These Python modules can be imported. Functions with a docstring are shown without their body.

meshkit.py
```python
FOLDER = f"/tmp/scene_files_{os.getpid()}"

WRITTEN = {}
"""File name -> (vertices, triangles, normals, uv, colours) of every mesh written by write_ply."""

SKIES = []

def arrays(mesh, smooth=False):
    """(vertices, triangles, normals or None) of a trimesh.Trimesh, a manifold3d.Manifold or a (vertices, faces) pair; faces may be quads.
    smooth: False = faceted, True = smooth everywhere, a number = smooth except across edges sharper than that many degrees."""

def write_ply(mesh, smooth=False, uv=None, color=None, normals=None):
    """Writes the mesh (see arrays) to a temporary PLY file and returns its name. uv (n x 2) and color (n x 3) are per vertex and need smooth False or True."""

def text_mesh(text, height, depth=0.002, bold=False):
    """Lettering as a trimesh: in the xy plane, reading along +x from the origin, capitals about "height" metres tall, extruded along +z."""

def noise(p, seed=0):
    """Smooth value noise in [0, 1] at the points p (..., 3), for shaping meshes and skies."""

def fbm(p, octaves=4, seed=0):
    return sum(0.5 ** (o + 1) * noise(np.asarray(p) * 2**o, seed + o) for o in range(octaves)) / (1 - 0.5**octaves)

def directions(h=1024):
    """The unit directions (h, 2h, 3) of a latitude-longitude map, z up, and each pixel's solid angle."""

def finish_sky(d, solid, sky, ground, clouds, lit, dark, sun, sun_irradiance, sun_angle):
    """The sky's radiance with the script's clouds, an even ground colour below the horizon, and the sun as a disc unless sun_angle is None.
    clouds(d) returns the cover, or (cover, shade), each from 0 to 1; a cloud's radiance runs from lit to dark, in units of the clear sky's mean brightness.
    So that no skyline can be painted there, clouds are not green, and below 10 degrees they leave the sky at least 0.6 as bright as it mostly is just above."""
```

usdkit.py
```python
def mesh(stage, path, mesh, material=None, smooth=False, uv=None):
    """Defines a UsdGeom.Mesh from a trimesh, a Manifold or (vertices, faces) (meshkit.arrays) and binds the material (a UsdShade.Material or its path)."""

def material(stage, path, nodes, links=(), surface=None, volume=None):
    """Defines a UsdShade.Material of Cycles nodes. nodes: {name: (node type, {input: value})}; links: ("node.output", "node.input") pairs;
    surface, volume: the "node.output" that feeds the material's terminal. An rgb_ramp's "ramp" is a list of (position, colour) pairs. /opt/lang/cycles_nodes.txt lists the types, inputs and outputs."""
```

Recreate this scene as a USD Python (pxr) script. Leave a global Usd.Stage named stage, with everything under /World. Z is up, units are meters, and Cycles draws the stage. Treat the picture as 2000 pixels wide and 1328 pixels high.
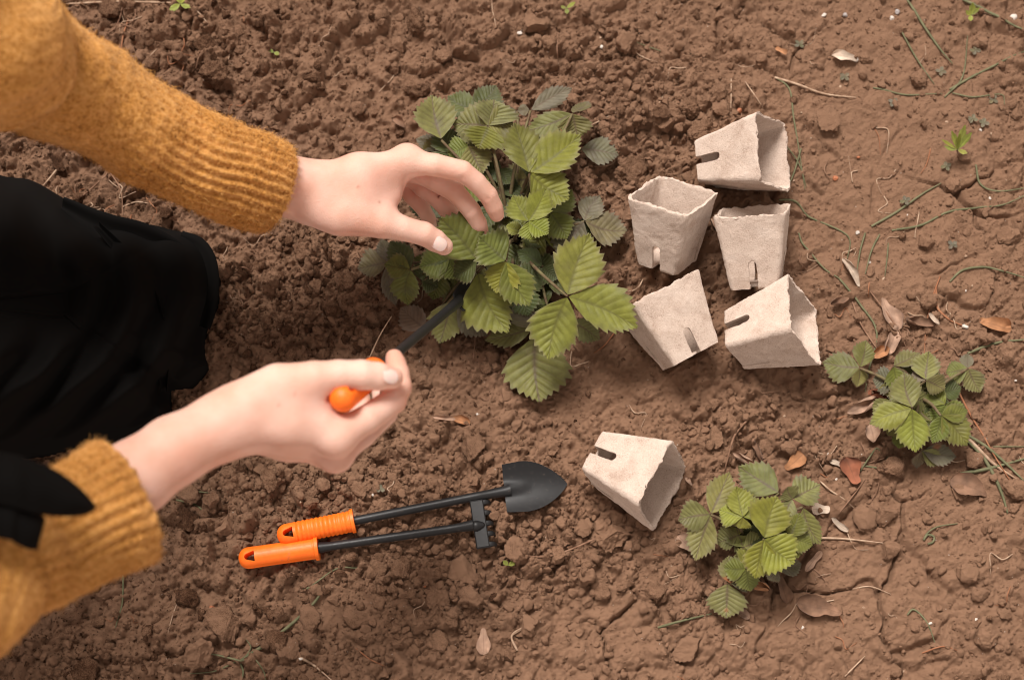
import math, random
import numpy as np
import trimesh, manifold3d, usdkit, meshkit
from scipy.spatial import cKDTree
from scipy.spatial.transform import Rotation
from scipy.interpolate import RegularGridInterpolator
from scipy.ndimage import gaussian_filter
from pxr import Usd, UsdGeom, UsdLux, UsdShade, Sdf, Gf, Vt

stage = Usd.Stage.CreateInMemory()
UsdGeom.SetStageUpAxis(stage, UsdGeom.Tokens.z)
UsdGeom.SetStageMetersPerUnit(stage, 1.0)
UsdGeom.Xform.Define(stage, '/World')
UsdGeom.Scope.Define(stage, '/World/Looks')

# ------------------------------------------------------------------ camera, sky, sun, exposure
DIST, TILT = 1.4, math.radians(15)
CAM = np.array([0, -DIST * math.sin(TILT), DIST * math.cos(TILT)])
FWD = -CAM / DIST
RIGHT = np.array([1.0, 0, 0])
UP = np.cross(RIGHT, FWD)
FPX = DIST / 0.00041
EXPOSURE = 1.1
SUN_DIR = np.array([-0.20, 0.45, 0.87]); SUN_DIR /= np.linalg.norm(SUN_DIR)
SUN_EL, SUN_ROT = math.asin(SUN_DIR[2]), math.atan2(SUN_DIR[0], SUN_DIR[1])

cam = UsdGeom.Camera.Define(stage, '/World/camera')
cm = np.eye(4); cm[0, :3] = RIGHT; cm[1, :3] = UP; cm[2, :3] = -FWD; cm[3, :3] = CAM
cam.AddTransformOp().Set(Gf.Matrix4d(cm.tolist()))
cam.CreateHorizontalApertureAttr(36.0); cam.CreateVerticalApertureAttr(36.0 * 679 / 1024)
cam.CreateFocalLengthAttr(36.0 * FPX / 2000)
cam.CreateFStopAttr(4.5); cam.CreateFocusDistanceAttr(1.355)
cam.CreateExposureAttr(EXPOSURE)

usdkit.material(stage, '/World/Looks/sky', {
    'tc': ('texture_coordinate', {}),
    'sky': ('sky_texture', {'sky_type': 'single_scattering', 'sun_disc': False, 'sun_elevation': SUN_EL, 'sun_rotation': SUN_ROT, 'altitude': 100.0}),
    'n': ('noise_texture', {'scale': 2.2, 'detail': 5.0, 'roughness': 0.55}),
    'r': ('rgb_ramp', {'ramp': [(0.25, (0.78, 0.78, 0.78)), (0.6, (0.97, 0.97, 0.97))]}),
    'n2': ('noise_texture', {'scale': 3.4, 'detail': 4.0, 'roughness': 0.5}),
    'cl': ('rgb_ramp', {'ramp': [(0.3, (4.6, 3.95, 3.45)), (0.7, (6.6, 5.75, 5.1))]}),
    'm': ('mix_color', {'use_clamp': False}),
    'bg': ('background_shader', {'strength': 0.06}),
}, [('tc.generated', 'n.vector'), ('tc.generated', 'n2.vector'), ('n.fac', 'r.fac'), ('n2.fac', 'cl.fac'), ('r.color', 'm.fac'), ('sky.color', 'm.a'), ('cl.color', 'm.b'), ('m.result', 'bg.color')], surface='bg.background')
dome = UsdLux.DomeLight.Define(stage, '/World/sky')
UsdShade.MaterialBindingAPI.Apply(dome.GetPrim()).Bind(UsdShade.Material.Get(stage, '/World/Looks/sky'))
dome.GetPrim().SetCustomDataByKey('label', 'overcast sky'); dome.GetPrim().SetCustomDataByKey('kind', 'structure')

sun = UsdLux.DistantLight.Define(stage, '/World/sun')
sun.CreateNormalizeAttr(True); sun.CreateIntensityAttr(0.64); sun.CreateAngleAttr(22.0)
sun.CreateColorAttr(Gf.Vec3f(1.0, 0.95, 0.90))
zz = SUN_DIR; xx = np.cross([0, 1, 0], zz); xx /= np.linalg.norm(xx); yy = np.cross(zz, xx)
sm = np.eye(4); sm[0, :3] = xx; sm[1, :3] = yy; sm[2, :3] = zz
sun.AddTransformOp().Set(Gf.Matrix4d(sm.tolist()))

# ------------------------------------------------------------------ helpers
rng = np.random.default_rng(7)

def P(px, py, z=0.0):
    """the point at height z that the photograph shows at pixel (px, py)"""
    d = FWD + RIGHT * (px - 1000) / FPX - UP * (py - 664) / FPX
    return CAM + d * (z - CAM[2]) / d[2]

def pix(p):
    q = np.asarray(p, float) - CAM
    w = q @ FWD
    return 1000 + FPX * (q @ RIGHT) / w, 664 - FPX * (q @ UP) / w

def mm(n, z=0.0):
    """n photo pixels at height z in metres"""
    return n * 0.00041 * (1 - z / 1.37)

counts = {}
def numbered(parent, name):
    k = counts.get((parent, name), 0); counts[(parent, name)] = k + 1
    return f'{parent}/{name}' if k == 0 else f'{parent}/{name}_{k:03d}'

def tag(prim, label=None, category=None, group=None, kind=None):
    for k, v in (('label', label), ('category', category), ('group', group), ('kind', kind)):
        if v: prim.SetCustomDataByKey(k, v)
    return prim

def obj(name, mesh, material, parent=None, smooth=False, tint=None, uv=None, **kw):
    path = numbered(str(parent.GetPath()) if parent is not None else '/World', name)
    m = usdkit.mesh(stage, path, mesh, '/World/Looks/' + material, smooth=smooth, uv=uv)
    if tint is not None:
        UsdGeom.PrimvarsAPI(m).CreatePrimvar('tint', Sdf.ValueTypeNames.Color3fArray, 'vertex').Set(Vt.Vec3fArray.FromNumpy(np.asarray(tint, np.float32)))
    m.CreateDoubleSidedAttr(True)
    return tag(m.GetPrim(), **kw)

def thing(name, label, category, group=None, loc=None, parent=None):
    x = UsdGeom.Xform.Define(stage, numbered('/World' if parent is None else str(parent.GetPath()), name))
    return tag(x.GetPrim(), label, category, group)

def vnoise(p, s, seed=0, octaves=3):
    return meshkit.fbm(np.asarray(p) * s + 37.7, octaves, seed) - 0.5

def spline(pts, n):
    """n points on a Catmull-Rom curve through pts (any width of row)"""
    pts = np.asarray(pts, float)
    q = np.vstack([2 * pts[0] - pts[1], pts, 2 * pts[-1] - pts[-2]])
    t = np.linspace(0, len(pts) - 1 - 1e-9, n); i = t.astype(int); f = (t - i)[:, None]
    a, b, c, d = q[i], q[i + 1], q[i + 2], q[i + 3]
    return 0.5 * (2 * b + (c - a) * f + (2 * a - 5 * b + 4 * c - d) * f ** 2 + (3 * b - a - 3 * c + d) * f ** 3)

def frames(c):
    t = np.gradient(c, axis=0); t /= np.linalg.norm(t, axis=1, keepdims=True) + 1e-12
    ref = np.array([0, 0, 1.0]) if abs(t[:, 2]).mean() < 0.85 else np.array([0, 1.0, 0])
    s = np.cross(t, ref); s /= np.linalg.norm(s, axis=1, keepdims=True) + 1e-12
    return t, s, np.cross(s, t)

def tube(c, r, seg=6, flat=1.0, cap=True, offset=None):
    """a tube round the curve c with radii r; flat squeezes it along its own up axis"""
    c = np.asarray(c, float); r = np.broadcast_to(r, len(c)).astype(float)
    t, s, u = frames(c)
    a = np.arange(seg) * 2 * math.pi / seg
    rad = r[:, None] * np.ones(seg) + (0 if offset is None else offset)
    v = c[:, None] + s[:, None] * (np.cos(a) * rad)[..., None] + u[:, None] * (np.sin(a) * rad * flat)[..., None]
    v = v.reshape(-1, 3); f = []
    i, j = np.meshgrid(np.arange(len(c) - 1), np.arange(seg), indexing='ij')
    A = i * seg + j; B = i * seg + (j + 1) % seg
    f = np.vstack([np.stack([A, B, B + seg], -1).reshape(-1, 3), np.stack([A, B + seg, A + seg], -1).reshape(-1, 3)])[:, ::-1]
    if cap:
        n = len(v); v = np.vstack([v, c[0], c[-1]]); L = (len(c) - 1) * seg
        k = np.arange(seg); k2 = (k + 1) % seg
        f = np.vstack([f, np.stack([np.full(seg, n), k, k2], -1)[:, ::-1][:, ::-1], np.stack([np.full(seg, n + 1), L + k2, L + k], -1)])
    return trimesh.Trimesh(v, f, process=False)

def cat(*ms):
    return trimesh.util.concatenate(list(ms))

def surface_nets(f, origin, h):
    """mesh of the level f = 0 (f < 0 inside) on a regular grid"""
    s = f < 0
    nx, ny, nz = f.shape
    cs = [(i, j, k) for i in (0, 1) for j in (0, 1) for k in (0, 1)]
    sl = lambda a, c: a[c[0]:c[0] + nx - 1, c[1]:c[1] + ny - 1, c[2]:c[2] + nz - 1]
    n_in = sum(sl(s, c).astype(np.int8) for c in cs)
    act = (n_in > 0) & (n_in < 8)
    idx = np.full(act.shape, -1); idx[act] = np.arange(act.sum())
    acc = np.zeros((act.sum(), 3)); cnt = np.zeros(act.sum())
    for a in cs:
        for d in range(3):
            if a[d]: continue
            b = list(a); b[d] = 1
            fa, fb = sl(f, a)[act], sl(f, b)[act]
            x = (fa < 0) != (fb < 0)
            t = np.where(x, fa / np.where(x, fa - fb, 1), 0)
            p = np.tile(np.array(a, float), (len(fa), 1)); p[:, d] += t
            acc[x] += p[x]; cnt[x] += 1
    v = np.argwhere(act) + acc / cnt[:, None]
    v = origin + v * h
    F = []
    for d in range(3):
        e, g = (d + 1) % 3, (d + 2) % 3
        lo = [slice(1, -1)] * 3; lo[d] = slice(0, -1); hi = list(lo); hi[d] = slice(1, None)
        A, B = s[tuple(lo)], s[tuple(hi)]
        x = np.argwhere(A != B); base = x.copy(); base[:, e] += 1; base[:, g] += 1
        flip = A[A != B]
        def at(de, dg):
            q = base.copy(); q[:, e] -= de; q[:, g] -= dg
            return idx[q[:, 0], q[:, 1], q[:, 2]]
        q = np.stack([at(1, 1), at(0, 1), at(0, 0), at(1, 0)], 1)
        q[~flip] = q[~flip][:, ::-1]
        F.append(q)
    q = np.vstack(F)
    return trimesh.Trimesh(v, np.vstack([q[:, [0, 1, 2]], q[:, [0, 2, 3]]]), process=False)

def cone_sdf(p, a, b, ra, rb):
    ab = b - a; t = np.clip(((p - a) @ ab) / (ab @ ab), 0, 1)
    return np.linalg.norm(p - a - t[..., None] * ab, axis=-1) - (ra + (rb - ra) * t)

def smin(a, b, k):
    h = np.maximum(k - np.abs(a - b), 0) / k
    return np.minimum(a, b) - h * h * k * 0.25

# ------------------------------------------------------------------ materials
def mat(name, nodes, links, surface='p.BSDF'):
    return usdkit.material(stage, '/World/Looks/' + name, nodes, links, surface=surface)

SOIL_DARK, SOIL_MID, SOIL_DRY = (0.022, 0.0092, 0.0048), (0.088, 0.0415, 0.0220), (0.262, 0.148, 0.091)
def soil_mat(name, seedy, level=0.0):
    nodes = {
        'g': ('geometry', {}),
        'n1': ('noise_texture', {'scale': 9.0, 'detail': 4.0, 'roughness': 0.6}),
        'n2': ('noise_texture', {'scale': 160.0, 'detail': 6.0, 'roughness': 0.7}),
        'n3': ('noise_texture', {'scale': 1100.0, 'detail': 3.0, 'roughness': 0.7}),
        'a': ('math', {'math_type': 'multiply_add', 'value2': 0.75}),
        'b': ('math', {'math_type': 'multiply_add', 'value2': 0.75}),
        'r': ('rgb_ramp', {'ramp': [(0.28, SOIL_DARK), (0.50, SOIL_MID), (0.80, SOIL_DRY)]}),
        'v': ('voronoi_texture', {'scale': 230.0, 'randomness': 1.0}),
        'sp': ('rgb_ramp', {'ramp': [(0.0, (1, 1, 1)), (0.09, (1, 1, 1)), (0.13, (0, 0, 0)), (1.0, (0, 0, 0))]}),
        'sv': ('separate_color', {}),
        'pick': ('math', {'math_type': 'greater_than', 'value2': 0.955}),
        'spk': ('math', {'math_type': 'multiply'}),
        'm': ('mix_color', {'b': (0.42, 0.34, 0.28)}),
        'bn': ('noise_texture', {'scale': 620.0, 'detail': 8.0, 'roughness': 0.8}),
        'bump': ('bump', {'strength': 1.0, 'distance': 0.0030}),
        'p': ('principled_bsdf', {'roughness': 0.95, 'specular_ior_level': 0.12, 'diffuse_roughness': 0.6}),
    }
    links = [('g.position', x + '.vector') for x in ('n1', 'n2', 'n3', 'v', 'bn')]
    if seedy:
        nodes['oi'] = ('object_info', {}); nodes['o2'] = ('math', {'math_type': 'multiply_add', 'value2': 0.34, 'value3': level})
        links += [('oi.random', 'o2.value1'), ('n2.fac', 'a.value1'), ('o2.value', 'a.value3')]
    else:
        nodes['tn'] = ('attribute', {'attribute': 'tint'}); nodes['ts'] = ('separate_color', {})
        nodes['t2'] = ('math', {'math_type': 'multiply', 'value2': 1.0})
        nodes['a0'] = ('math', {'math_type': 'multiply_add', 'value2': 0.35})
        links += [('tn.color', 'ts.color'), ('ts.r', 't2.value1'), ('n1.fac', 'a0.value1'), ('t2.value', 'a0.value3'), ('n2.fac', 'a.value1'), ('a0.value', 'a.value3')]
    links += [('n3.fac', 'b.value1'), ('a.value', 'b.value3'), ('b.value', 'fix.value1'), ('fix.value', 'r.fac'),
              ('v.distance', 'sp.fac'), ('v.color', 'sv.color'), ('sv.r', 'pick.value1'), ('pick.value', 'spk.value1'), ('sp.color', 'spk.value2'),
              ('spk.value', 'm.fac'), ('r.color', 'm.a'), ('m.result', 'p.base_color'), ('bn.fac', 'bump.height'), ('bump.normal', 'p.normal')]
    nodes['fix'] = ('math', {'math_type': 'subtract', 'value2': 0.47 if not seedy else 0.46})
    mat(name, nodes, links)
soil_mat('soil', False)
soil_mat('clod_damp', True, .16)  # darkest clods: wetness and painted shade together
soil_mat('clod', True, .36)
soil_mat('clod_dry', True, .56)

mat('skin', {
    'g': ('geometry', {}),
    'n1': ('noise_texture', {'scale': 30.0, 'detail': 3.0, 'roughness': 0.5}),
    'n2': ('noise_texture', {'scale': 420.0, 'detail': 3.0, 'roughness': 0.6}),
    'r': ('rgb_ramp', {'ramp': [(0.3, (0.60, 0.335, 0.25)), (0.7, (0.71, 0.455, 0.37))]}),
    'tn': ('attribute', {'attribute': 'tint'}), 'ts': ('separate_color', {}),
    'm': ('mix_color', {'b': (0.60, 0.235, 0.16)}),
    'm2': ('mix_color', {'b': (0.25, 0.10, 0.06)}),
    'v': ('voronoi_texture', {'scale': 1500.0}),
    'h': ('math', {'math_type': 'add'}),
    'bump': ('bump', {'strength': 0.34, 'distance': 0.0007}),
    'p': ('principled_bsdf', {'roughness': 0.52, 'specular_ior_level': 0.28, 'subsurface_weight': 0.12, 'subsurface_scale': 0.006, 'subsurface_radius': (1.0, 0.35, 0.2), 'subsurface_method': 'random_walk'}),
}, [('g.position', 'n1.vector'), ('g.position', 'n2.vector'), ('g.position', 'v.vector'), ('n1.fac', 'r.fac'), ('tn.color', 'ts.color'), ('ts.r', 'm.fac'), ('r.color', 'm.a'), ('m.result', 'm2.a'), ('ts.g', 'm2.fac'), ('m2.result', 'p.base_color'),
    ('v.distance', 'h.value1'), ('n2.fac', 'h.value2'), ('h.value', 'bump.height'), ('bump.normal', 'p.normal')])
mat('nail', {'p': ('principled_bsdf', {'base_color': (0.80, 0.54, 0.48), 'roughness': 0.4, 'specular_ior_level': 0.35, 'subsurface_weight': 0.2, 'subsurface_scale': 0.002})}, [])

def wool_mat(name, lo, hi):
    mat(name, {
        'g': ('geometry', {}),
        'n1': ('noise_texture', {'scale': 45.0, 'detail': 3.0, 'roughness': 0.6}),
        'n2': ('noise_texture', {'scale': 400.0, 'detail': 3.0, 'roughness': 0.75}),
        'a': ('math', {'math_type': 'multiply_add', 'value2': 0.95}), 'a0': ('math', {'math_type': 'multiply_add', 'value2': 0.4, 'value3': -0.19}),
        'r': ('rgb_ramp', {'ramp': [(0.28, (lo[0] * .42, lo[1] * .38, lo[2] * .4)), (0.42, lo), (0.68, hi)]}),
        'bump': ('bump', {'strength': 0.8, 'distance': 0.0015}),
        'p': ('principled_bsdf', {'roughness': 0.95, 'specular_ior_level': 0.1, 'sheen_weight': 0.25, 'sheen_roughness': 0.5, 'sheen_tint': (1.0, 0.75, 0.45)}),
    }, [('g.position', 'n1.vector'), ('g.position', 'n2.vector'), ('n1.fac', 'a0.value1'), ('a0.value', 'a.value3'), ('n2.fac', 'a.value1'), ('a.value', 'r.fac'), ('r.color', 'p.base_color'), ('n2.fac', 'bump.height'), ('bump.normal', 'p.normal')])
wool_mat('wool', (0.44, 0.195, 0.042), (0.64, 0.34, 0.115))
wool_mat('fuzz', (0.56, 0.275, 0.07), (0.72, 0.42, 0.155))

mat('black_cloth', {
    'g': ('geometry', {}), 'n': ('noise_texture', {'scale': 1800.0, 'detail': 2.0}),
    'bump': ('bump', {'strength': 0.25, 'distance': 0.0004}),
    'p': ('principled_bsdf', {'base_color': (0.0042, 0.0037, 0.0034), 'roughness': 0.9, 'specular_ior_level': 0.07}),
}, [('g.position', 'n.vector'), ('n.fac', 'bump.height'), ('bump.normal', 'p.normal')])
mat('hair', {'g': ('geometry', {}), 'n': ('noise_texture', {'scale': 300.0}), 'r': ('rgb_ramp', {'ramp': [(0.3, (0.03, 0.017, 0.01)), (0.7, (0.09, 0.05, 0.03))]}), 'p': ('principled_bsdf', {'roughness': 0.45})}, [('g.position', 'n.vector'), ('n.fac', 'r.fac'), ('r.color', 'p.base_color')])

mat('orange_plastic', {
    'g': ('geometry', {}), 'n': ('noise_texture', {'scale': 110.0, 'detail': 8.0, 'roughness': 0.7}),
    'r': ('rgb_ramp', {'ramp': [(0.35, (0.86, 0.130, 0.007)), (0.60, (0.92, 0.160, 0.010)), (0.64, (0.80, 0.15, 0.02)), (0.74, (0.40, 0.13, 0.05))]}),
    'n2': ('noise_texture', {'scale': 600.0, 'detail': 3.0}), 'rr': ('map_range', {'to_min': 0.38, 'to_max': 0.6}),
    'p': ('principled_bsdf', {'specular_ior_level': 0.4, 'subsurface_weight': 0.15, 'subsurface_scale': 0.004}),
}, [('g.position', 'n.vector'), ('n.fac', 'r.fac'), ('r.color', 'p.base_color'), ('g.position', 'n2.vector'), ('n2.fac', 'rr.value'), ('rr.result', 'p.roughness')])
mat('black_steel', {
    'g': ('geometry', {}), 'n': ('noise_texture', {'scale': 260.0, 'detail': 6.0, 'roughness': 0.7}),
    'd': ('rgb_ramp', {'ramp': [(0.56, (0.012, 0.0115, 0.012)), (0.66, (0.022, 0.019, 0.018)), (0.80, (0.09, 0.06, 0.045))]}),
    'rr': ('map_range', {'to_min': 0.30, 'to_max': 0.6}),
    'bump': ('bump', {'strength': 0.12, 'distance': 0.0005}),
    'p': ('principled_bsdf', {'specular_ior_level': 0.32}),
}, [('g.position', 'n.vector'), ('n.fac', 'd.fac'), ('d.color', 'p.base_color'), ('n.fac', 'rr.value'), ('rr.result', 'p.roughness'), ('n.fac', 'bump.height'), ('bump.normal', 'p.normal')])
mat('peat', {
    'g': ('geometry', {}),
    'n1': ('noise_texture', {'scale': 70.0, 'detail': 4.0, 'roughness': 0.6}),
    'n2': ('noise_texture', {'scale': 900.0, 'detail': 5.0, 'roughness': 0.75}),
    'map': ('mapping', {'scale': (1.0, 2.6, 1.4)}),
    'v': ('voronoi_texture', {'scale': 520.0}),
    'sp': ('rgb_ramp', {'ramp': [(0.0, (1, 1, 1)), (0.14, (0.7, 0.7, 0.7)), (0.24, (0, 0, 0))]}),
    'sv': ('separate_color', {}), 'pick': ('math', {'math_type': 'greater_than', 'value2': 0.80}), 'k': ('math', {'math_type': 'multiply'}),
    'a': ('math', {'math_type': 'multiply_add', 'value2': 0.65}),
    'a0': ('math', {'math_type': 'multiply', 'value2': 0.4}),
    'r': ('rgb_ramp', {'ramp': [(0.33, (0.33, 0.23, 0.18)), (0.48, (0.54, 0.425, 0.35)), (0.72, (0.68, 0.57, 0.49))]}),
    'm': ('mix_color', {'b': (0.16, 0.09, 0.06)}),
    'n4': ('noise_texture', {'scale': 38.0, 'detail': 6.0, 'roughness': 0.65}), 's4': ('rgb_ramp', {'ramp': [(0.52, (0, 0, 0)), (0.74, (.42, .42, .42))]}), 'm4': ('mix_color', {'b': (0.27, 0.16, 0.105)}),
    'h': ('math', {'math_type': 'add'}),
    'bump': ('bump', {'strength': 0.75, 'distance': 0.0011}),
    'p': ('principled_bsdf', {'roughness': 0.97, 'specular_ior_level': 0.1, 'diffuse_roughness': 0.5}),
}, [('g.position', 'n1.vector'), ('g.position', 'n2.vector'), ('g.position', 'map.vector'), ('map.vector', 'v.vector'), ('n1.fac', 'a0.value1'), ('a0.value', 'a.value3'), ('n2.fac', 'a.value1'), ('a.value', 'r.fac'),
    ('v.distance', 'sp.fac'), ('v.color', 'sv.color'), ('sv.g', 'pick.value1'), ('pick.value', 'k.value1'), ('sp.color', 'k.value2'), ('k.value', 'm.fac'), ('r.color', 'm.a'), ('m.result', 'm4.a'), ('g.position', 'n4.vector'), ('n4.fac', 's4.fac'), ('s4.color', 'm4.fac'), ('m4.result', 'p.base_color'),
    ('n2.fac', 'h.value1'), ('n1.fac', 'h.value2'), ('h.value', 'bump.height'), ('bump.normal', 'p.normal')])

def leaf_mat(name, trans, rough=0.55):
    mat(name, {
        'g': ('geometry', {}), 't': ('attribute', {'attribute': 'tint'}),
        'n1': ('noise_texture', {'scale': 120.0, 'detail': 4.0, 'roughness': 0.6}),
        'n2': ('noise_texture', {'scale': 900.0, 'detail': 3.0}),
        'rr': ('map_range', {'from_min': 0.25, 'from_max': 0.75, 'to_min': 0.72, 'to_max': 1.28}),
        'mul': ('mix_color', {'blend_type': 'multiply', 'fac': 1.0, 'use_clamp': False}),
        'bump': ('bump', {'strength': 0.35, 'distance': 0.0006}),
        'p': ('principled_bsdf', {'roughness': rough, 'specular_ior_level': 0.3, 'sheen_weight': 0.12, 'sheen_roughness': 0.4}),
        'tr': ('translucent_bsdf', {}), 'mx': ('mix_closure', {'fac': trans}),
    }, [('g.position', 'n1.vector'), ('g.position', 'n2.vector'), ('n1.fac', 'rr.value'), ('t.color', 'mul.a'), ('rr.result', 'mul.b'), ('mul.result', 'p.base_color'), ('mul.result', 'tr.color'),
        ('n2.fac', 'bump.height'), ('bump.normal', 'p.normal'), ('p.BSDF', 'mx.closure1'), ('tr.BSDF', 'mx.closure2')], surface='mx.closure')
leaf_mat('leaf', 0.22)
leaf_mat('dead_leaf', 0.1, 0.8)
def plain(name, c1, c2, rough=0.75, scale=200.0, spec=0.2):
    mat(name, {'g': ('geometry', {}), 'n': ('noise_texture', {'scale': scale, 'detail': 4.0}), 'r': ('rgb_ramp', {'ramp': [(0.3, c1), (0.7, c2)]}), 'p': ('principled_bsdf', {'roughness': rough, 'specular_ior_level': spec})},
        [('g.position', 'n.vector'), ('n.fac', 'r.fac'), ('r.color', 'p.base_color')])
plain('stalk', (0.10, 0.055, 0.035), (0.15, 0.13, 0.06))
plain('straw', (0.26, 0.155, 0.10), (0.46, 0.33, 0.23))
plain('twig', (0.15, 0.075, 0.045), (0.26, 0.15, 0.095))
plain('red_stem', (0.23, 0.085, 0.04), (0.32, 0.15, 0.08))
plain('grass', (0.095, 0.098, 0.050), (0.165, 0.155, 0.085))
plain('white_bit', (0.45, 0.39, 0.34), (0.62, 0.56, 0.50))
plain('berry', (0.28, 0.085, 0.035), (0.38, 0.15, 0.075), 0.5)
plain('pebble', (0.26, 0.23, 0.22), (0.38, 0.34, 0.32))

# ------------------------------------------------------------------ peat pots and ground tools first as meshes: the soil is pressed down under them
press = []

def pot_mesh(T, B, H, a, slot_axis, seed):
    """square tapered pot of pressed fibre, opening at z = H, two slots at the foot of opposite walls"""
    wall = 0.0023
    def frustum(t, b, h, r):
        cs = manifold3d.CrossSection.square((b - 2 * r, b - 2 * r), True).offset(r, manifold3d.JoinType.Round, 2.0, 20)
        return cs.extrude(h, 0, 0.0, (t / b, t / b))
    m = frustum(T, B, H, 0.0035)
    k = wall / H
    bi, ti = B - 2 * wall + (T - B) * k, T - 2 * wall + (T - B) * 0.1
    m -= frustum(ti, bi, H * 1.1, 0.003).translate((0, 0, wall)) if False else frustum(T - 2 * wall + (T - B) * 0.05, bi, H * 1.05 - wall, 0.003).translate((0, 0, wall))
    sw, sh = 0.0068, H * 0.39
    s = manifold3d.Manifold.cube((sw, T * 1.5, sh - sw / 2 + 0.01), True).translate((0, 0, (sh - sw / 2 - 0.01) / 2))
    s += manifold3d.Manifold.cylinder(T * 1.5, sw / 2, sw / 2, 16, True).rotate((90, 0, 0)).translate((0, 0, sh - sw / 2))
    lim = manifold3d.Manifold.cube((1, 1, 1), True)
    core = manifold3d.Manifold.cube((B * .45, B * .45, 1), True)
    s -= core
    if slot_axis == 'x': s = s.rotate((0, 0, 90))
    m -= s
    # shallow pressed-in panel at the foot of the two other walls
    pn = manifold3d.Manifold.cube((B * 0.42, 0.004, H * 0.8), True)
    for q in (-1, 1):
        dn = pn.rotate((math.degrees(q * -math.atan((T - B) / 2 / H)), 0, 0)).translate((B * 0.12, q * (B / 2 + 0.0012), 0))
        if slot_axis == 'y': dn = dn.rotate((0, 0, 90))
        m -= dn
    m = m.refine_to_length(0.0021)
    me = m.to_mesh(); v = np.array(me.vert_properties[:, :3]); f = np.array(me.tri_verts)
    n = trimesh.Trimesh(v, f, process=False).vertex_normals
    v = v + n * (vnoise(v, 420, seed) * 0.0013 + vnoise(v, 60, seed + 5, 2) * 0.0016)[:, None]
    top = np.clip((v[:, 2] - H * 0.86) / (H * 0.14), 0, 1)
    v[:, 2] += top * (vnoise(v * [1, 1, 0.2], 75, seed + 9, 3) * 0.0042 + vnoise(v * [1, 1, .2], 420, seed + 3, 2) * 0.0042)
    v *= [a, 1 / a, 1]
    return v, f

POTS = [  # rotation vector, position, rim / foot / height / aspect, slots, label
    ([0.1106, 1.0178, 0.1352], [0.1578, 0.1429, 0.0152], [0.06, 0.0369, 0.0582, 1.0535], 'x', 'grey-brown peat pot lying on its side farthest from the trowel, topmost of the pots'),
    ([-0.7675, -0.1956, -0.5639], [0.1245, 0.0615, 0.0109], [0.0549, 0.0363, 0.0585, 0.9917], 'y', 'peat pot standing upright with its ragged square mouth open to the sky'),
    ([-1.1165, -0.1977, -0.1478], [0.1944, 0.0394, 0.02], [0.0613, 0.0416, 0.0583, 0.913], 'y', 'peat pot in the middle of the five, slot pointing down, mouth edge on'),
    ([-1.3686, 0.8808, 1.7342], [0.1397, -0.0202, 0.022], [0.0627, 0.0416, 0.0569, 1.0237], 'x', 'peat pot lying flat beside the strawberry leaves, small hole in its wall'),
    ([-0.2969, 1.0089, -0.2287], [0.1762, -0.0046, 0.0151], [0.0559, 0.0369, 0.0584, 1.0207], 'x', 'tipped peat pot with a creased lower wall, next to the withered plant'),
    ([-1.025, -4.5301, 1.7116], [0.0664, -0.1004, 0.0175], [0.0602, 0.0367, 0.0575, 1.05], 'x', 'lone peat pot fallen on its side beyond the trowel blade'),
]
pot_built = []
for i, (rv, loc, (T_, B_, H_, a_), ax, label) in enumerate(POTS):
    v, f = pot_mesh(T_, B_, H_, a_, ax, 11 + i)
    if i == 3:  # the little hole
        pass
    R_ = Rotation.from_rotvec(rv).as_matrix()
    w = v @ R_.T + np.array(loc) + [0, 0, 0.003]
    pot_built.append((w, f, label)); press.append(w)

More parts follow.
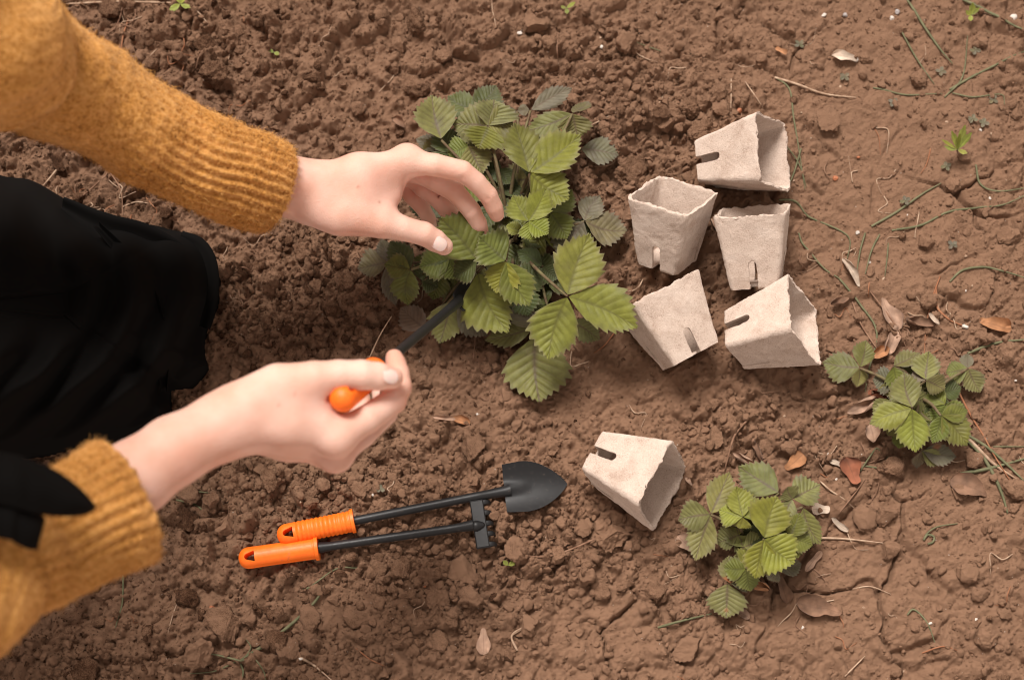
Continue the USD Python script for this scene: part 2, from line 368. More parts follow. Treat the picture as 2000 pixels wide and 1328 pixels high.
# ---- tools lying on the ground
def frame_between(a, b, up=(0, 0, 1)):
    x = (b - a) / np.linalg.norm(b - a); y = np.cross(up, x); y /= np.linalg.norm(y)
    return np.stack([x, y, np.cross(x, y)], 1)

def handle_mesh(L, r, ribbed, rings=0, hole=1.0):
    """moulded grip along +x from its rounded butt at 0 to its collar at L, with a hanging hole through the butt"""
    n = 120; x = np.linspace(0, L, n)
    rr = np.full(n, r); e = r * 0.95
    rr = np.where(x < e, r * np.sqrt(np.clip(1 - ((e - x) / e) ** 2, 0.0, 1)), rr)
    if ribbed:
        on = (x > 0.24 * L) & (x < 0.93 * L)
        rr = np.where(on, r * (0.93 + 0.10 * np.abs(np.cos((x / L - .24) * math.pi * rings / .69)) ** 0.7), rr)
    rr = np.where(x > L * 0.955, r * 1.14, rr)
    prof = np.stack([np.r_[0, rr, 0], np.r_[x[0], x, x[-1]]], 1); prof[1, 0] = 0.0005
    m = trimesh.creation.revolve(prof, sections=40)
    T = np.eye(4); T[:3, :3] = [[0, 0, 1], [0, 1, 0], [-1, 0, 0]]
    m.apply_transform(T)
    if not ribbed:  # long flutes
        v = m.vertices; ang = np.arctan2(v[:, 2], v[:, 1]); w = np.clip((v[:, 0] - .2 * L) / (.1 * L), 0, 1) * (v[:, 0] < .94 * L)
        k = 1 - 0.035 * w * np.abs(np.cos(ang * 8)); v[:, 1] *= k; v[:, 2] *= k; m.vertices = v
    try:
        mf = manifold3d.Manifold(manifold3d.Mesh(np.asarray(m.vertices, np.float32), np.asarray(m.faces, np.uint32)))
        h = manifold3d.Manifold.hull(manifold3d.Manifold.cylinder(4 * r, r * 0.30 * hole, r * 0.30 * hole, 20, True).translate((r * 0.95, 0, 0)) + manifold3d.Manifold.cube((0.0008, r * 0.95 * hole, 4 * r), True).translate((r * (.95 + .6 * hole), 0, 0)))
        c = mf - h
        if c.num_tri() > 100:
            me = c.to_mesh(); m = trimesh.Trimesh(me.vert_properties[:, :3], me.tri_verts)
    except Exception:
        pass
    return m

def place(m, R_, t):
    v = np.asarray(m.vertices) @ R_.T + t
    return trimesh.Trimesh(v, m.faces, process=False)

def dome_blade(outline, thick, depth_fn, n=26):
    """plate with the given half-outline y(x), bent by depth_fn(x, y)"""
    xs = np.linspace(0, 1, n); ys = np.linspace(-1, 1, 23)
    X, Y = np.meshgrid(xs, ys, indexing='ij')
    hx, hy = outline(X[:, 0])
    px, py = hx[:, None] * np.ones_like(Y), hy[:, None] * Y
    top = np.stack([px, py, depth_fn(px, py)], -1).reshape(-1, 3)
    bot = top - [0, 0, thick]
    i, j = np.meshgrid(np.arange(n - 1), np.arange(22), indexing='ij'); A = (i * 23 + j).ravel(); N = n * 23
    f = np.vstack([np.stack([A, A + 23, A + 24], 1), np.stack([A, A + 24, A + 1], 1)])
    F = [f, f[:, ::-1] + N]
    rim = [k for k in range(23)] + [k * 23 + 22 for k in range(1, n)] + [(n - 1) * 23 + k for k in range(21, -1, -1)] + [k * 23 for k in range(n - 2, 0, -1)]
    rim = np.array(rim); r2 = np.roll(rim, -1)
    F.append(np.stack([rim, r2, r2 + N], 1)); F.append(np.stack([rim, r2 + N, rim + N], 1))
    return trimesh.Trimesh(np.vstack([top, bot]), np.vstack(F), process=False)

# trowel
TROWEL = {}
a, b = P(541, 1047, .0135), P(986, 958, .012)
a_c, b_c = P(543, 1046, .0135), P(694, 1016, .0130)
Rt = frame_between(a, b); Lt = np.linalg.norm(b - a)
hl = np.linalg.norm(b_c - a_c)
TROWEL['grip'] = place(handle_mesh(hl, 0.0082, True, 12), Rt, a)
c = np.stack([np.linspace(hl * .9, Lt + .004, 40), np.zeros(40), np.interp(np.linspace(0, 1, 40), [0, .8, 1], [0, 0.0, -.0035])], 1)
rs = np.interp(np.linspace(0, 1, 40), [0, .86, .95, 1], [.0035, .0035, .0042, .0050])
TROWEL['shaft'] = place(tube(c, rs, 14, flat=1.0), Rt, a)
bl = np.linalg.norm(P(1101, 940, .01) - P(985, 958, .01)) + .003
hw = np.linalg.norm(P(980, 908, .012) - P(996, 1003, .012)) / 2
def out_t(x):
    return x * bl, hw * np.clip(1 - np.clip((x - .30) / .70, 0, 1) ** 1.9, 0.0, 1) ** 0.85 * (0.97 + 0.06 * np.clip(x / .3, 0, 1))
def dep_t(x, y):
    return 0.0055 * (y / hw) ** 2 - 0.0012 + 0.0035 * np.exp(-((y / .0042) ** 2)) * np.clip(1 - x / (bl * .42), 0, 1) - 0.004 * (x / bl) ** 2
Rb = frame_between(P(985, 955, .010), P(1101, 943, .0085))
TROWEL['blade'] = place(dome_blade(out_t, .0011, dep_t), Rb, P(985, 955, .010))
# cultivator / rake
RAKE = {}
a2, b2 = P(466, 1092, .011), P(925, 1026, .0125)
Rr = frame_between(a2, b2); Lr = np.linalg.norm(b2 - a2)
hl2 = np.linalg.norm(P(622, 1069, .0115) - a2)
RAKE['grip'] = place(handle_mesh(hl2, 0.0083, False), Rr, a2)
c = np.stack([np.linspace(hl2 * .9, Lr, 40), np.zeros(40), np.interp(np.linspace(0, 1, 40), [0, .85, 1], [0, 0.0, .002])], 1)
RAKE['shaft'] = place(tube(c, np.interp(np.linspace(0, 1, 40), [0, .04, .12, .9, 1], [.0048, .0046, .0034, .0034, .0044]), 14), Rr, a2)
u1, u2 = P(930, 977, .013), P(944, 1070, .013)
Rh = frame_between(u2, u1); Lh = np.linalg.norm(u1 - u2)
hb = 0.0052
hm = manifold3d.Manifold.hull(manifold3d.Manifold.cube((Lh, 2 * hb, .0022), True) + manifold3d.Manifold.cube((Lh - .002, 2 * hb - .0016, .0034), True)).translate((Lh / 2, 0, 0))
hm += manifold3d.Manifold.hull(manifold3d.Manifold.sphere(.0044, 16).translate((Lh * .47, 0.003, .0012)) + manifold3d.Manifold.sphere(.0025, 16).translate((Lh * .47, -0.0015, .0016)))
me = hm.to_mesh()
RAKE['head'] = place(trimesh.Trimesh(me.vert_properties[:, :3], me.tri_verts), Rh, u2)
RAKE['teeth'] = []
for k in range(5):
    s0 = Lh * (0.06 + 0.22 * k)
    cc = np.array([[s0, -hb + .001, -.0004], [s0, -hb - .0022, -.0008], [s0, -hb - .0042, -.003], [s0, -hb - .005, -.0075], [s0, -hb - .0045, -.013]])
    cc = spline(cc, 12)
    RAKE['teeth'].append(place(tube(cc, np.linspace(.0024, .0010, 12), 8, flat=.6), Rh, u2))
for m in (TROWEL['grip'], TROWEL['shaft'], TROWEL['blade'], RAKE['grip'], RAKE['shaft'], RAKE['head']):
    press.append(np.asarray(m.subdivide().vertices))

# ------------------------------------------------------------------ soil
GX = np.arange(-0.50, 0.5001, 0.0012); GY = np.arange(-0.36, 0.4201, 0.0012)

def domes(x, y, cell, amp, seed, keep=0.8, lumpy=0.35):
    """clods bedded in the soil: rounded, uneven heaps round scattered seats"""
    r = np.random.default_rng(seed)
    nx, ny = int(1.1 / cell), int(0.95 / cell)
    ix, iy = np.meshgrid(np.arange(nx), np.arange(ny), indexing='ij')
    s = np.stack([-0.55 + (ix + r.random(ix.shape)) * cell, -0.42 + (iy + r.random(ix.shape)) * cell], -1).reshape(-1, 2)
    s = s[r.random(len(s)) < keep]
    rad = cell * (0.38 + 0.5 * r.random(len(s)) ** 1.6); hh = amp * (0.35 + r.random(len(s))) * rad / cell * 1.5
    ang = r.random(len(s)) * math.pi; el = 0.7 + 0.6 * r.random(len(s))
    p = np.stack([x, y, 0 * x], -1)
    w = np.stack([vnoise(p, 0.9 / cell, seed, 3), vnoise(p, 0.9 / cell, seed + 50, 3)], -1) * cell * lumpy
    q = np.stack([x, y], -1) + w
    d, k = cKDTree(s).query(q.reshape(-1, 2), k=3, workers=4)
    out = np.zeros(len(d))
    qf = q.reshape(-1, 2)
    for j in range(3):
        kk = k[:, j]; e = qf - s[kk]
        ca, sa = np.cos(ang[kk]), np.sin(ang[kk])
        e0, e1 = (e[:, 0] * ca + e[:, 1] * sa) * el[kk] / rad[kk], (-e[:, 0] * sa + e[:, 1] * ca) / el[kk] / rad[kk]
        k3 = np.array([.9, 1.1, 1.25])[kk % 3]
        dd = np.maximum(np.maximum(np.abs(e0), np.abs(e1) * k3), (np.abs(e0 * .8 + e1) * .95 + np.abs(e1) * .2))
        tl = 1 + .45 * (e0 * np.cos(kk * 2.4) + e1 * np.sin(kk * 2.4))
        out = np.maximum(out, hh[kk] * np.clip(1 - dd ** 2.6, 0, 1) ** 0.55 * tl)
    return out.reshape(x.shape)

def blobs(px, py, items, base=0.0):
    o = np.full(px.shape, base)
    for cx, cy, rx, ry, a in items:
        o = np.maximum(o, a * np.exp(-(((px - cx) / rx) ** 2 + ((py - cy) / ry) ** 2)))
    return o

CRUMB = [(900, 1080, 420, 230, 1.0), (620, 920, 330, 170, .95), (580, 590, 240, 190, .85), (1180, 230, 330, 190, .85), (480, 110, 260, 190, .6), (860, 90, 260, 130, .45),
         (1480, 850, 190, 110, .7), (1780, 640, 180, 120, .5), (1350, 1120, 220, 150, .75), (650, 1290, 300, 90, .55), (1930, 700, 130, 160, .5), (180, 1290, 220, 80, .8), (1880, 1250, 200, 90, .4), (1660, 760, 160, 100, .5)]
CRUST = [(1760, 330, 260, 420, 1.0), (1650, 1150, 380, 260, .8), (1180, 1230, 230, 110, .7), (1900, 1000, 200, 200, .6), (880, 760, 260, 110, .35), (1230, 780, 200, 90, .6), (650, 1190, 130, 50, .7), (720, 190, 170, 150, .35), (1500, 100, 260, 120, .5)]
DRY = [(1760, 330, 340, 470, .36), (1650, 1180, 440, 270, .30), (1200, 1250, 270, 120, .28), (900, 1120, 380, 200, .07), (1300, 60, 300, 150, .06)]
DAMP = [(560, 560, 360, 240, .20), (350, 380, 400, 240, .22), (950, 480, 290, 260, .17), (1330, 560, 230, 140, .14), (250, 1050, 420, 300, .14), (480, 80, 420, 200, .16), (900, 120, 300, 160, .07)]  # wetter ground, plus the kneeling person's shade painted into the tint

def soil_fields(x, y):
    p = np.stack([x, y, 0 * x], -1)
    px, py = pix(p)
    crumb, crust = blobs(px, py, CRUMB, .26), blobs(px, py, CRUST)
    wob = vnoise(p, 14, 3, 3)
    crust = np.clip(crust * 1.35 + wob * 0.9, 0, 1); crumb = np.clip(crumb + wob * .5, 0.08, 1)
    loose = np.clip(1.15 - crust, 0.12, 1)
    h = vnoise(p, 5, 1, 3) * 0.022 + vnoise(p, 22, 2, 4) * 0.012
    big = blobs(px, py, [(430, 160, 260, 170, 1.), (1270, 260, 220, 130, .8), (480, 1250, 240, 80, .8), (1350, 1250, 300, 90, .55), (150, 1290, 160, 60, .8)], .15)
    h = h + domes(x, y, 0.030, 0.016, 21, .75) * np.clip(big + wob * .4, 0, 1)
    h = np.maximum(h, h * .6 + domes(x, y, 0.0135, 0.0085, 22, .7) * loose)
    h = h + domes(x, y, 0.0062, 0.0040, 23, .75, .5) * (0.12 + .88 * loose * np.clip(crumb + .2, 0, 1))
    h = h + domes(x, y, 0.0030, 0.0021, 24, .75, .5) * (0.22 + .78 * loose)
    h = h + vnoise(p, 260, 5, 3) * 0.0022 + vnoise(p, 560, 6, 2) * 0.0012 + vnoise(p, 70, 8, 3) * 0.004 * (0.5 + loose)
    bil = lambda f, sd, o: np.abs(vnoise(p, f, sd, o))
    h = h + (bil(55, 61, 3) * .011 + bil(130, 62, 3) * .0062 + bil(300, 63, 2) * .0028) * (.15 + .85 * loose) - .0025
    # drying cracks in the crusted ground
    r = np.random.default_rng(5); s = np.stack([r.uniform(-.1, .55, 130), r.uniform(-.42, .48, 130)], 1)
    q = np.stack([x, y], -1) + np.stack([vnoise(p, 30, 30, 4), vnoise(p, 30, 31, 4)], -1) * 0.035
    d, _ = cKDTree(s).query(q.reshape(-1, 2), k=2, workers=4)
    edge = (d[:, 1] - d[:, 0]).reshape(x.shape)
    some = np.clip((vnoise(p, 11, 33, 2) + .04) * 9, 0, 1)
    h = h - 0.0085 * np.exp(-(edge / 0.0019) ** 2) * np.clip(crust * 1.4 - .25, 0, 1) * some
    # hollow under the big plant and where the knees press
    h = h - 0.010 * np.exp(-(((px - 985) / 190) ** 2 + ((py - 510) / 150) ** 2)) - 0.008 * np.exp(-(((px - 1370) / 110) ** 2 + ((py - 560) / 90) ** 2))
    moist = blobs(px, py, DRY) - blobs(px, py, DAMP) + vnoise(p, 26, 40, 4) * .32 + vnoise(p, 7, 41, 3) * .18  # dryness against wetness and painted shade, with noise
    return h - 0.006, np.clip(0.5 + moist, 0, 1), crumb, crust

X, Y = np.meshgrid(GX, GY, indexing='ij')
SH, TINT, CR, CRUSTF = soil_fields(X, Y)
low = np.full(X.shape, 9.0)
for v in press:
    i = np.round((v[:, 0] - GX[0]) / .0012).astype(int); j = np.round((v[:, 1] - GY[0]) / .0012).astype(int)
    ok = (i >= 0) & (j >= 0) & (i < len(GX)) & (j < len(GY))
    np.minimum.at(low, (i[ok], j[ok]), v[ok, 2])
from scipy.ndimage import minimum_filter
low = minimum_filter(low, 4)
under = low < 5
raise_ = np.where(under, np.clip(low - SH - .004, 0, .016) * .75, 0)
SH = SH + gaussian_filter(raise_, 5)
SH = np.where(under, np.minimum(SH, low - .0006), SH)
soft = gaussian_filter(np.where(under, SH, 0), 3); 
soil_at = RegularGridInterpolator((GX, GY), SH, bounds_error=False, fill_value=0.0)
low_at = RegularGridInterpolator((GX, GY), low, bounds_error=False, fill_value=9.0, method='nearest')
tint_at = RegularGridInterpolator((GX, GY), TINT, bounds_error=False, fill_value=0.5)
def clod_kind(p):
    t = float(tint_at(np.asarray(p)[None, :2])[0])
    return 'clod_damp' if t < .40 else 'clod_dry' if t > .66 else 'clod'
crumb_at = RegularGridInterpolator((GX, GY), CR, bounds_error=False, fill_value=0.0)
crust_at = RegularGridInterpolator((GX, GY), CRUSTF, bounds_error=False, fill_value=0.0)
def ground(px, py, up=0.0):
    """the point of the soil surface seen at pixel (px, py), up above it"""
    z = 0.0
    for _ in range(3):
        p = P(px, py, z); z = float(soil_at(p[None, :2])[0]) + up
    return P(px, py, z)

# one sheet: the fine plot in the middle, ever wider cells out to the horizon
far = np.cumsum(0.004 * 1.33 ** np.arange(34)); far = far[far < 60]
XX = np.r_[GX[0] - far[::-1], GX, GX[-1] + far]; YY = np.r_[GY[0] - far[::-1], GY, GY[-1] + far]
nf = len(far)
Xa, Ya = np.meshgrid(XX, YY, indexing='ij')
pa = np.stack([Xa, Ya, 0 * Xa], -1)
Z = vnoise(pa, 5, 1, 3) * 0.022 + vnoise(pa, 22, 2, 3) * .02 - .004 + vnoise(pa, .4, 9, 2) * 0.05 * np.clip((np.hypot(Xa, Ya) - 1) / 3, 0, 1)
Z[nf:-nf, nf:-nf] = SH
for k in range(12):  # ease the seam
    w = 1 - (k + 1) / 13
    Z[nf - 1 - k, nf:-nf] = Z[nf - 1 - k, nf:-nf] * (1 - w) + SH[0] * w; Z[-nf + k, nf:-nf] = Z[-nf + k, nf:-nf] * (1 - w) + SH[-1] * w
    Z[nf:-nf, nf - 1 - k] = Z[nf:-nf, nf - 1 - k] * (1 - w) + SH[:, 0] * w; Z[nf:-nf, -nf + k] = Z[nf:-nf, -nf + k] * (1 - w) + SH[:, -1] * w
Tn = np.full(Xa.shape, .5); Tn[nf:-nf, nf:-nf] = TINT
na, nb = Xa.shape
i, j = np.meshgrid(np.arange(na - 1), np.arange(nb - 1), indexing='ij'); A = (i * nb + j).ravel()
F = np.vstack([np.stack([A, A + nb, A + nb + 1], 1), np.stack([A, A + nb + 1, A + 1], 1)])
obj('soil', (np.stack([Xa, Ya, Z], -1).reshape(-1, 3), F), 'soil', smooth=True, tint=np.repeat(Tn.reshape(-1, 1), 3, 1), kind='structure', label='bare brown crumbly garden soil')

# ---- clods
def clod(seed, sub=3, rough=1.0):
    m = trimesh.creation.icosphere(sub); r = np.random.default_rng(seed)
    v = m.vertices * r.uniform(.72, 1.2, 3)
    for _ in range(9):  # broken faces
        n = r.normal(size=3); n /= np.linalg.norm(n); d = r.uniform(.45, .85)
        k = v @ n - d; v = v - np.clip(k, 0, None)[:, None] * n * .93
    u = m.vertices
    v = v * (1 + (vnoise(u, 1.3, seed, 2) * .5 + (np.abs(vnoise(u, 2.9, seed + 3, 3)) - .12) * .75 + ((np.abs(vnoise(u, 7, seed + 7, 3)) - .12) * .42 if sub > 2 else 0)) * rough)[:, None]
    return v, m.faces

def seat(px, py, r, sink=0.35):
    z0 = 0.0
    for _ in range(3):
        p = P(px, py, z0 + r * .4); z0 = float(soil_at(p[None, :2])[0])
    return np.array([p[0], p[1], z0 + r * (0.75 - sink * 1.6)])

BIG = [(415, 145, 31, 'large rounded soil clod above the mustard sleeve'), (1345, 205, 25, 'grey rounded soil clod just left of the topmost peat pot'), (1303, 240, 22, 'round soil clod below left of the smooth clod by the topmost pot'),
       (1362, 258, 27, 'flat-faced soil clod touching the corner of the topmost peat pot'), (1238, 332, 38, 'biggest crumbly soil clod between the strawberry plant and the pots'), (560, 1268, 26, 'pale flat soil clod standing alone near the long grass blade'),
       (855, 1165, 31, 'roughly round pale soil clod below the rake head'), (785, 1113, 27, 'angular soil clod just under the rake shaft'), (437, 1222, 36, 'large soil clod near the lower edge left of the grass tuft'), (385, 1272, 29, 'soil clod beside the green grass tuft'),
       (1195, 1048, 32, 'crumbly soil clod under the lone peat pot'), (1285, 1150, 22, 'left one of two egg-shaped clods below the small strawberry plant'), (1330, 1135, 19, 'right one of two egg-shaped clods below the small strawberry plant'), (1358, 1190, 23, 'oval soil clod beside the patched strawberry leaf'),
       (862, 110, 20, 'soil clod above the strawberry plant near the top edge'), (700, 957, 17, 'loose round clod above the ribbed orange grip'), (527, 935, 22, 'soil clod under the wrist of the hand with the tool'), (1935, 1245, 26, 'flat crusted clod at the lower right'), (1240, 420, 20, 'dark soil clod behind the upright peat pot')]
for k, (px, py, r, label) in enumerate(BIG):
    R_ = Rotation.random(random_state=k).as_matrix(); v, f = clod(100 + k, 4)
    rm = mm(r) * 1.02; v = (v @ R_.T) * [1, 1, .78] * rm
    obj('soil_clod', (v + seat(px, py, rm, .36), f), clod_kind(P(px, py)), smooth=45, label=label, category='soil clod')
r = np.random.default_rng(77); made = 0
spots = []
while made < 281:
    px, py = r.uniform(-30, 2030), r.uniform(-30, 1358)
    p = P(px, py)
    if r.random() > float(crumb_at(p[None, :2])[0]) ** 1.3: continue
    rm = min(0.0043 * (1 - r.random()) ** -0.42, .0115)
    if float(low_at(p[None, :2])[0]) < 5 and r.random() < .97: continue
    if any((px - a_) ** 2 + (py - b_) ** 2 < ((rm + c_) / .00041 * .8) ** 2 for a_, b_, c_ in spots): continue
    spots.append((px, py, rm)); made += 1
LAND = [(1040, 955, 'the trowel blade'), (615, 1030, 'the ribbed orange grip'), (540, 1085, 'the smooth orange grip'), (940, 1025, 'the rake head'), (1240, 940, 'the lone peat pot'), (1450, 300, 'the topmost peat pot'), (1310, 445, 'the upright peat pot'), (1465, 490, 'the middle peat pot'),
        (1320, 625, 'the flat-lying peat pot'), (1510, 640, 'the tipped peat pot'), (1480, 1050, 'the small bright strawberry plant'), (1790, 780, 'the strawberry plant by the right edge'), (1000, 250, 'the top of the big strawberry plant'), (750, 540, 'the left side of the big strawberry plant'), (1060, 720, 'the lowest leaf of the big strawberry plant'),
        (620, 820, 'the hand holding the tool'), (700, 390, 'the reaching hand'), (420, 560, 'the hem of the black skirt'), (340, 180, 'the upper mustard sleeve'), (250, 1120, 'the lower mustard sleeve'), (1870, 285, 'the tall seedling'), (1635, 185, 'the long dry grass blade'), (1940, 636, 'the crinkled orange leaf'), (1600, 1188, 'the large folded brown leaf'),
        (470, 1290, 'the green grass tuft'), (945, 1252, 'the tan leaf scrap at the bottom'), (1815, 1050, 'the curled green tendril'), (1106, 16, 'the tiny seedling at the top edge'), (535, 103, 'the tiny upper left seedling'), (1650, 110, 'the pale broken leaf')]
ORD = ['', 'second ', 'third ', 'fourth ', 'fifth ']
def near_labels(pts, what):
    """a label for each of many alike small things: the landmark it lies nearest to, and its rank there"""
    at_ = []
    for px, py in pts:
        d, lx, ly, nm = min((math.hypot(px - a_, py - b_), a_, b_, n_) for a_, b_, n_ in LAND)
        at_.append((('right of' if px > lx else 'left of') if abs(px - lx) > abs(py - ly) else ('below' if py > ly else 'above'), nm, d))
    out = []
    for ax_, nm, d in at_:
        k = sum(a_ == ax_ and n_ == nm and e_ < d for a_, n_, e_ in at_)
        out.append((f'{ORD[k]}nearest {what} {ax_} {nm}', None) if k < 5 else (f'{what} lying farther out {ax_} {nm}', f'{what}, farther out {ax_} {nm}'))
    return out
kind_of = []
for px, py, rm in spots:
    d, lx, ly, nm = min((math.hypot(px - a_, py - b_), a_, b_, n_) for a_, b_, n_ in LAND)
    ax_ = ('right of' if px > lx else 'left of') if abs(px - lx) > abs(py - ly) else ('below' if py > ly else 'above')
    kind_of.append((ax_, nm, d))
for k, (px, py, rm) in enumerate(spots):
    v, f = clod(501 + k, 3); v = (v @ Rotation.random(random_state=1001 + k).as_matrix().T) * [1, 1, .8] * rm
    ax_, nm, d = kind_of[k]; rank = sum(a_ == ax_ and n_ == nm and e_ < d for a_, n_, e_ in kind_of)
    lab = f'{ORD[rank]}nearest small soil clod {ax_} {nm}' if rank < 5 else f'small loose soil clod farther out {ax_} {nm}'
    obj('soil_clod', (v + seat(px, py, rm, .33), f), clod_kind(P(px, py)), smooth=45, label=lab, category='soil clod', group='loose soil clods' if rank < 5 else f'small soil clods farther out {ax_} {nm}')
# crumbs too many to count, darker for moisture and painted shade, paler where the soil has dried
N = 170000
px, py = r.uniform(-60, 2060, N), r.uniform(-60, 1388, N)
dd_ = FWD + RIGHT * ((px - 1000) / FPX)[:, None] - UP * ((py - 664) / FPX)[:, None]
q = (CAM + dd_ * (-CAM[2] / dd_[:, 2])[:, None])[:, :2]
rad = np.minimum(0.00055 * (1 - r.random(N)) ** -0.58, .0042)
keep = r.random(N) < np.where(rad < .0011, .25 + .5 * crumb_at(q), crumb_at(q) ** 1.35 * .75 + .02)
keep &= r.random(N) < 1 - .6 * crust_at(q)
lo = low_at(q); zz_ = soil_at(q)
keep &= ~((lo < 5) & (lo - zz_ < 2.2 * rad))
q, rad, zz_ = q[keep], rad[keep], zz_[keep]
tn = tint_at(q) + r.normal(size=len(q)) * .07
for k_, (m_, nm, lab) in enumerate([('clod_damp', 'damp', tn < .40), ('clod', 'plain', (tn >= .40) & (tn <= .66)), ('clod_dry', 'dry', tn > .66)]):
    path = numbered('/World', 'soil_crumbs')
    pi = UsdGeom.PointInstancer.Define(stage, path)
    tag(pi.GetPrim(), {'damp': 'fine dark soil crumbs, tinted for moisture and painted shade, mostly on the left', 'plain': 'fine brown soil crumbs scattered over the bed', 'dry': 'fine pale dried soil crumbs mostly on the right'}[nm], None, None, 'stuff')
    protos = []
    for k in range(8):
        v, f = clod(300 + k, 2, 1.1)
        m = usdkit.mesh(stage, f'{path}/crumb_shape_{k:03d}', (v * [1, 1, .85], f), '/World/Looks/' + m_, smooth=35); protos.append(m.GetPath())
    pi.CreatePrototypesRel().SetTargets(protos)
    qq, rr_, zq = q[lab], rad[lab], zz_[lab]; n = len(qq)
    pi.CreateProtoIndicesAttr(Vt.IntArray.FromNumpy(r.integers(0, 8, n).astype(np.int32)))
    pi.CreatePositionsAttr(Vt.Vec3fArray.FromNumpy(np.column_stack([qq, zq + rr_ * .3]).astype(np.float32)))
    qt = Rotation.random(n, random_state=9 + k_).as_quat()
    pi.CreateOrientationsAttr(Vt.QuathArray([Gf.Quath(float(w_[3]), float(w_[0]), float(w_[1]), float(w_[2])) for w_ in qt]))
    pi.CreateScalesAttr(Vt.Vec3fArray.FromNumpy((rr_[:, None] * r.uniform(.75, 1.25, (n, 3))).astype(np.float32)))

# ---- pots and tools
for w, f, label in pot_built:
    obj('peat_pot', (w, f), 'peat', smooth=50, label=label, category='plant pot')
t = thing('trowel', 'small black trowel with a ribbed orange handle lying on the soil', 'trowel')
obj('grip', TROWEL['grip'], 'orange_plastic', t, smooth=40); obj('shaft', TROWEL['shaft'], 'black_steel', t, smooth=40); obj('blade', TROWEL['blade'], 'black_steel', t, smooth=40)
t = thing('hand_rake', 'small black rake with a smooth orange handle lying against the trowel', 'rake')
obj('grip', RAKE['grip'], 'orange_plastic', t, smooth=40); obj('shaft', RAKE['shaft'], 'black_steel', t, smooth=40); obj('head', RAKE['head'], 'black_steel', t, smooth=30)
for m in RAKE['teeth']: obj('tooth', m, 'black_steel', t, smooth=40)

# ------------------------------------------------------------------ strawberry plants
GREEN = {'bright': (0.182, 0.186, 0.030), 'mid': (0.118, 0.128, 0.024), 'dark': (0.066, 0.076, 0.020), 'grey': (0.140, 0.122, 0.070), 'olive': (0.164, 0.154, 0.048), 'brown': (0.15, 0.095, 0.06), 'young': (0.215, 0.230, 0.038)}

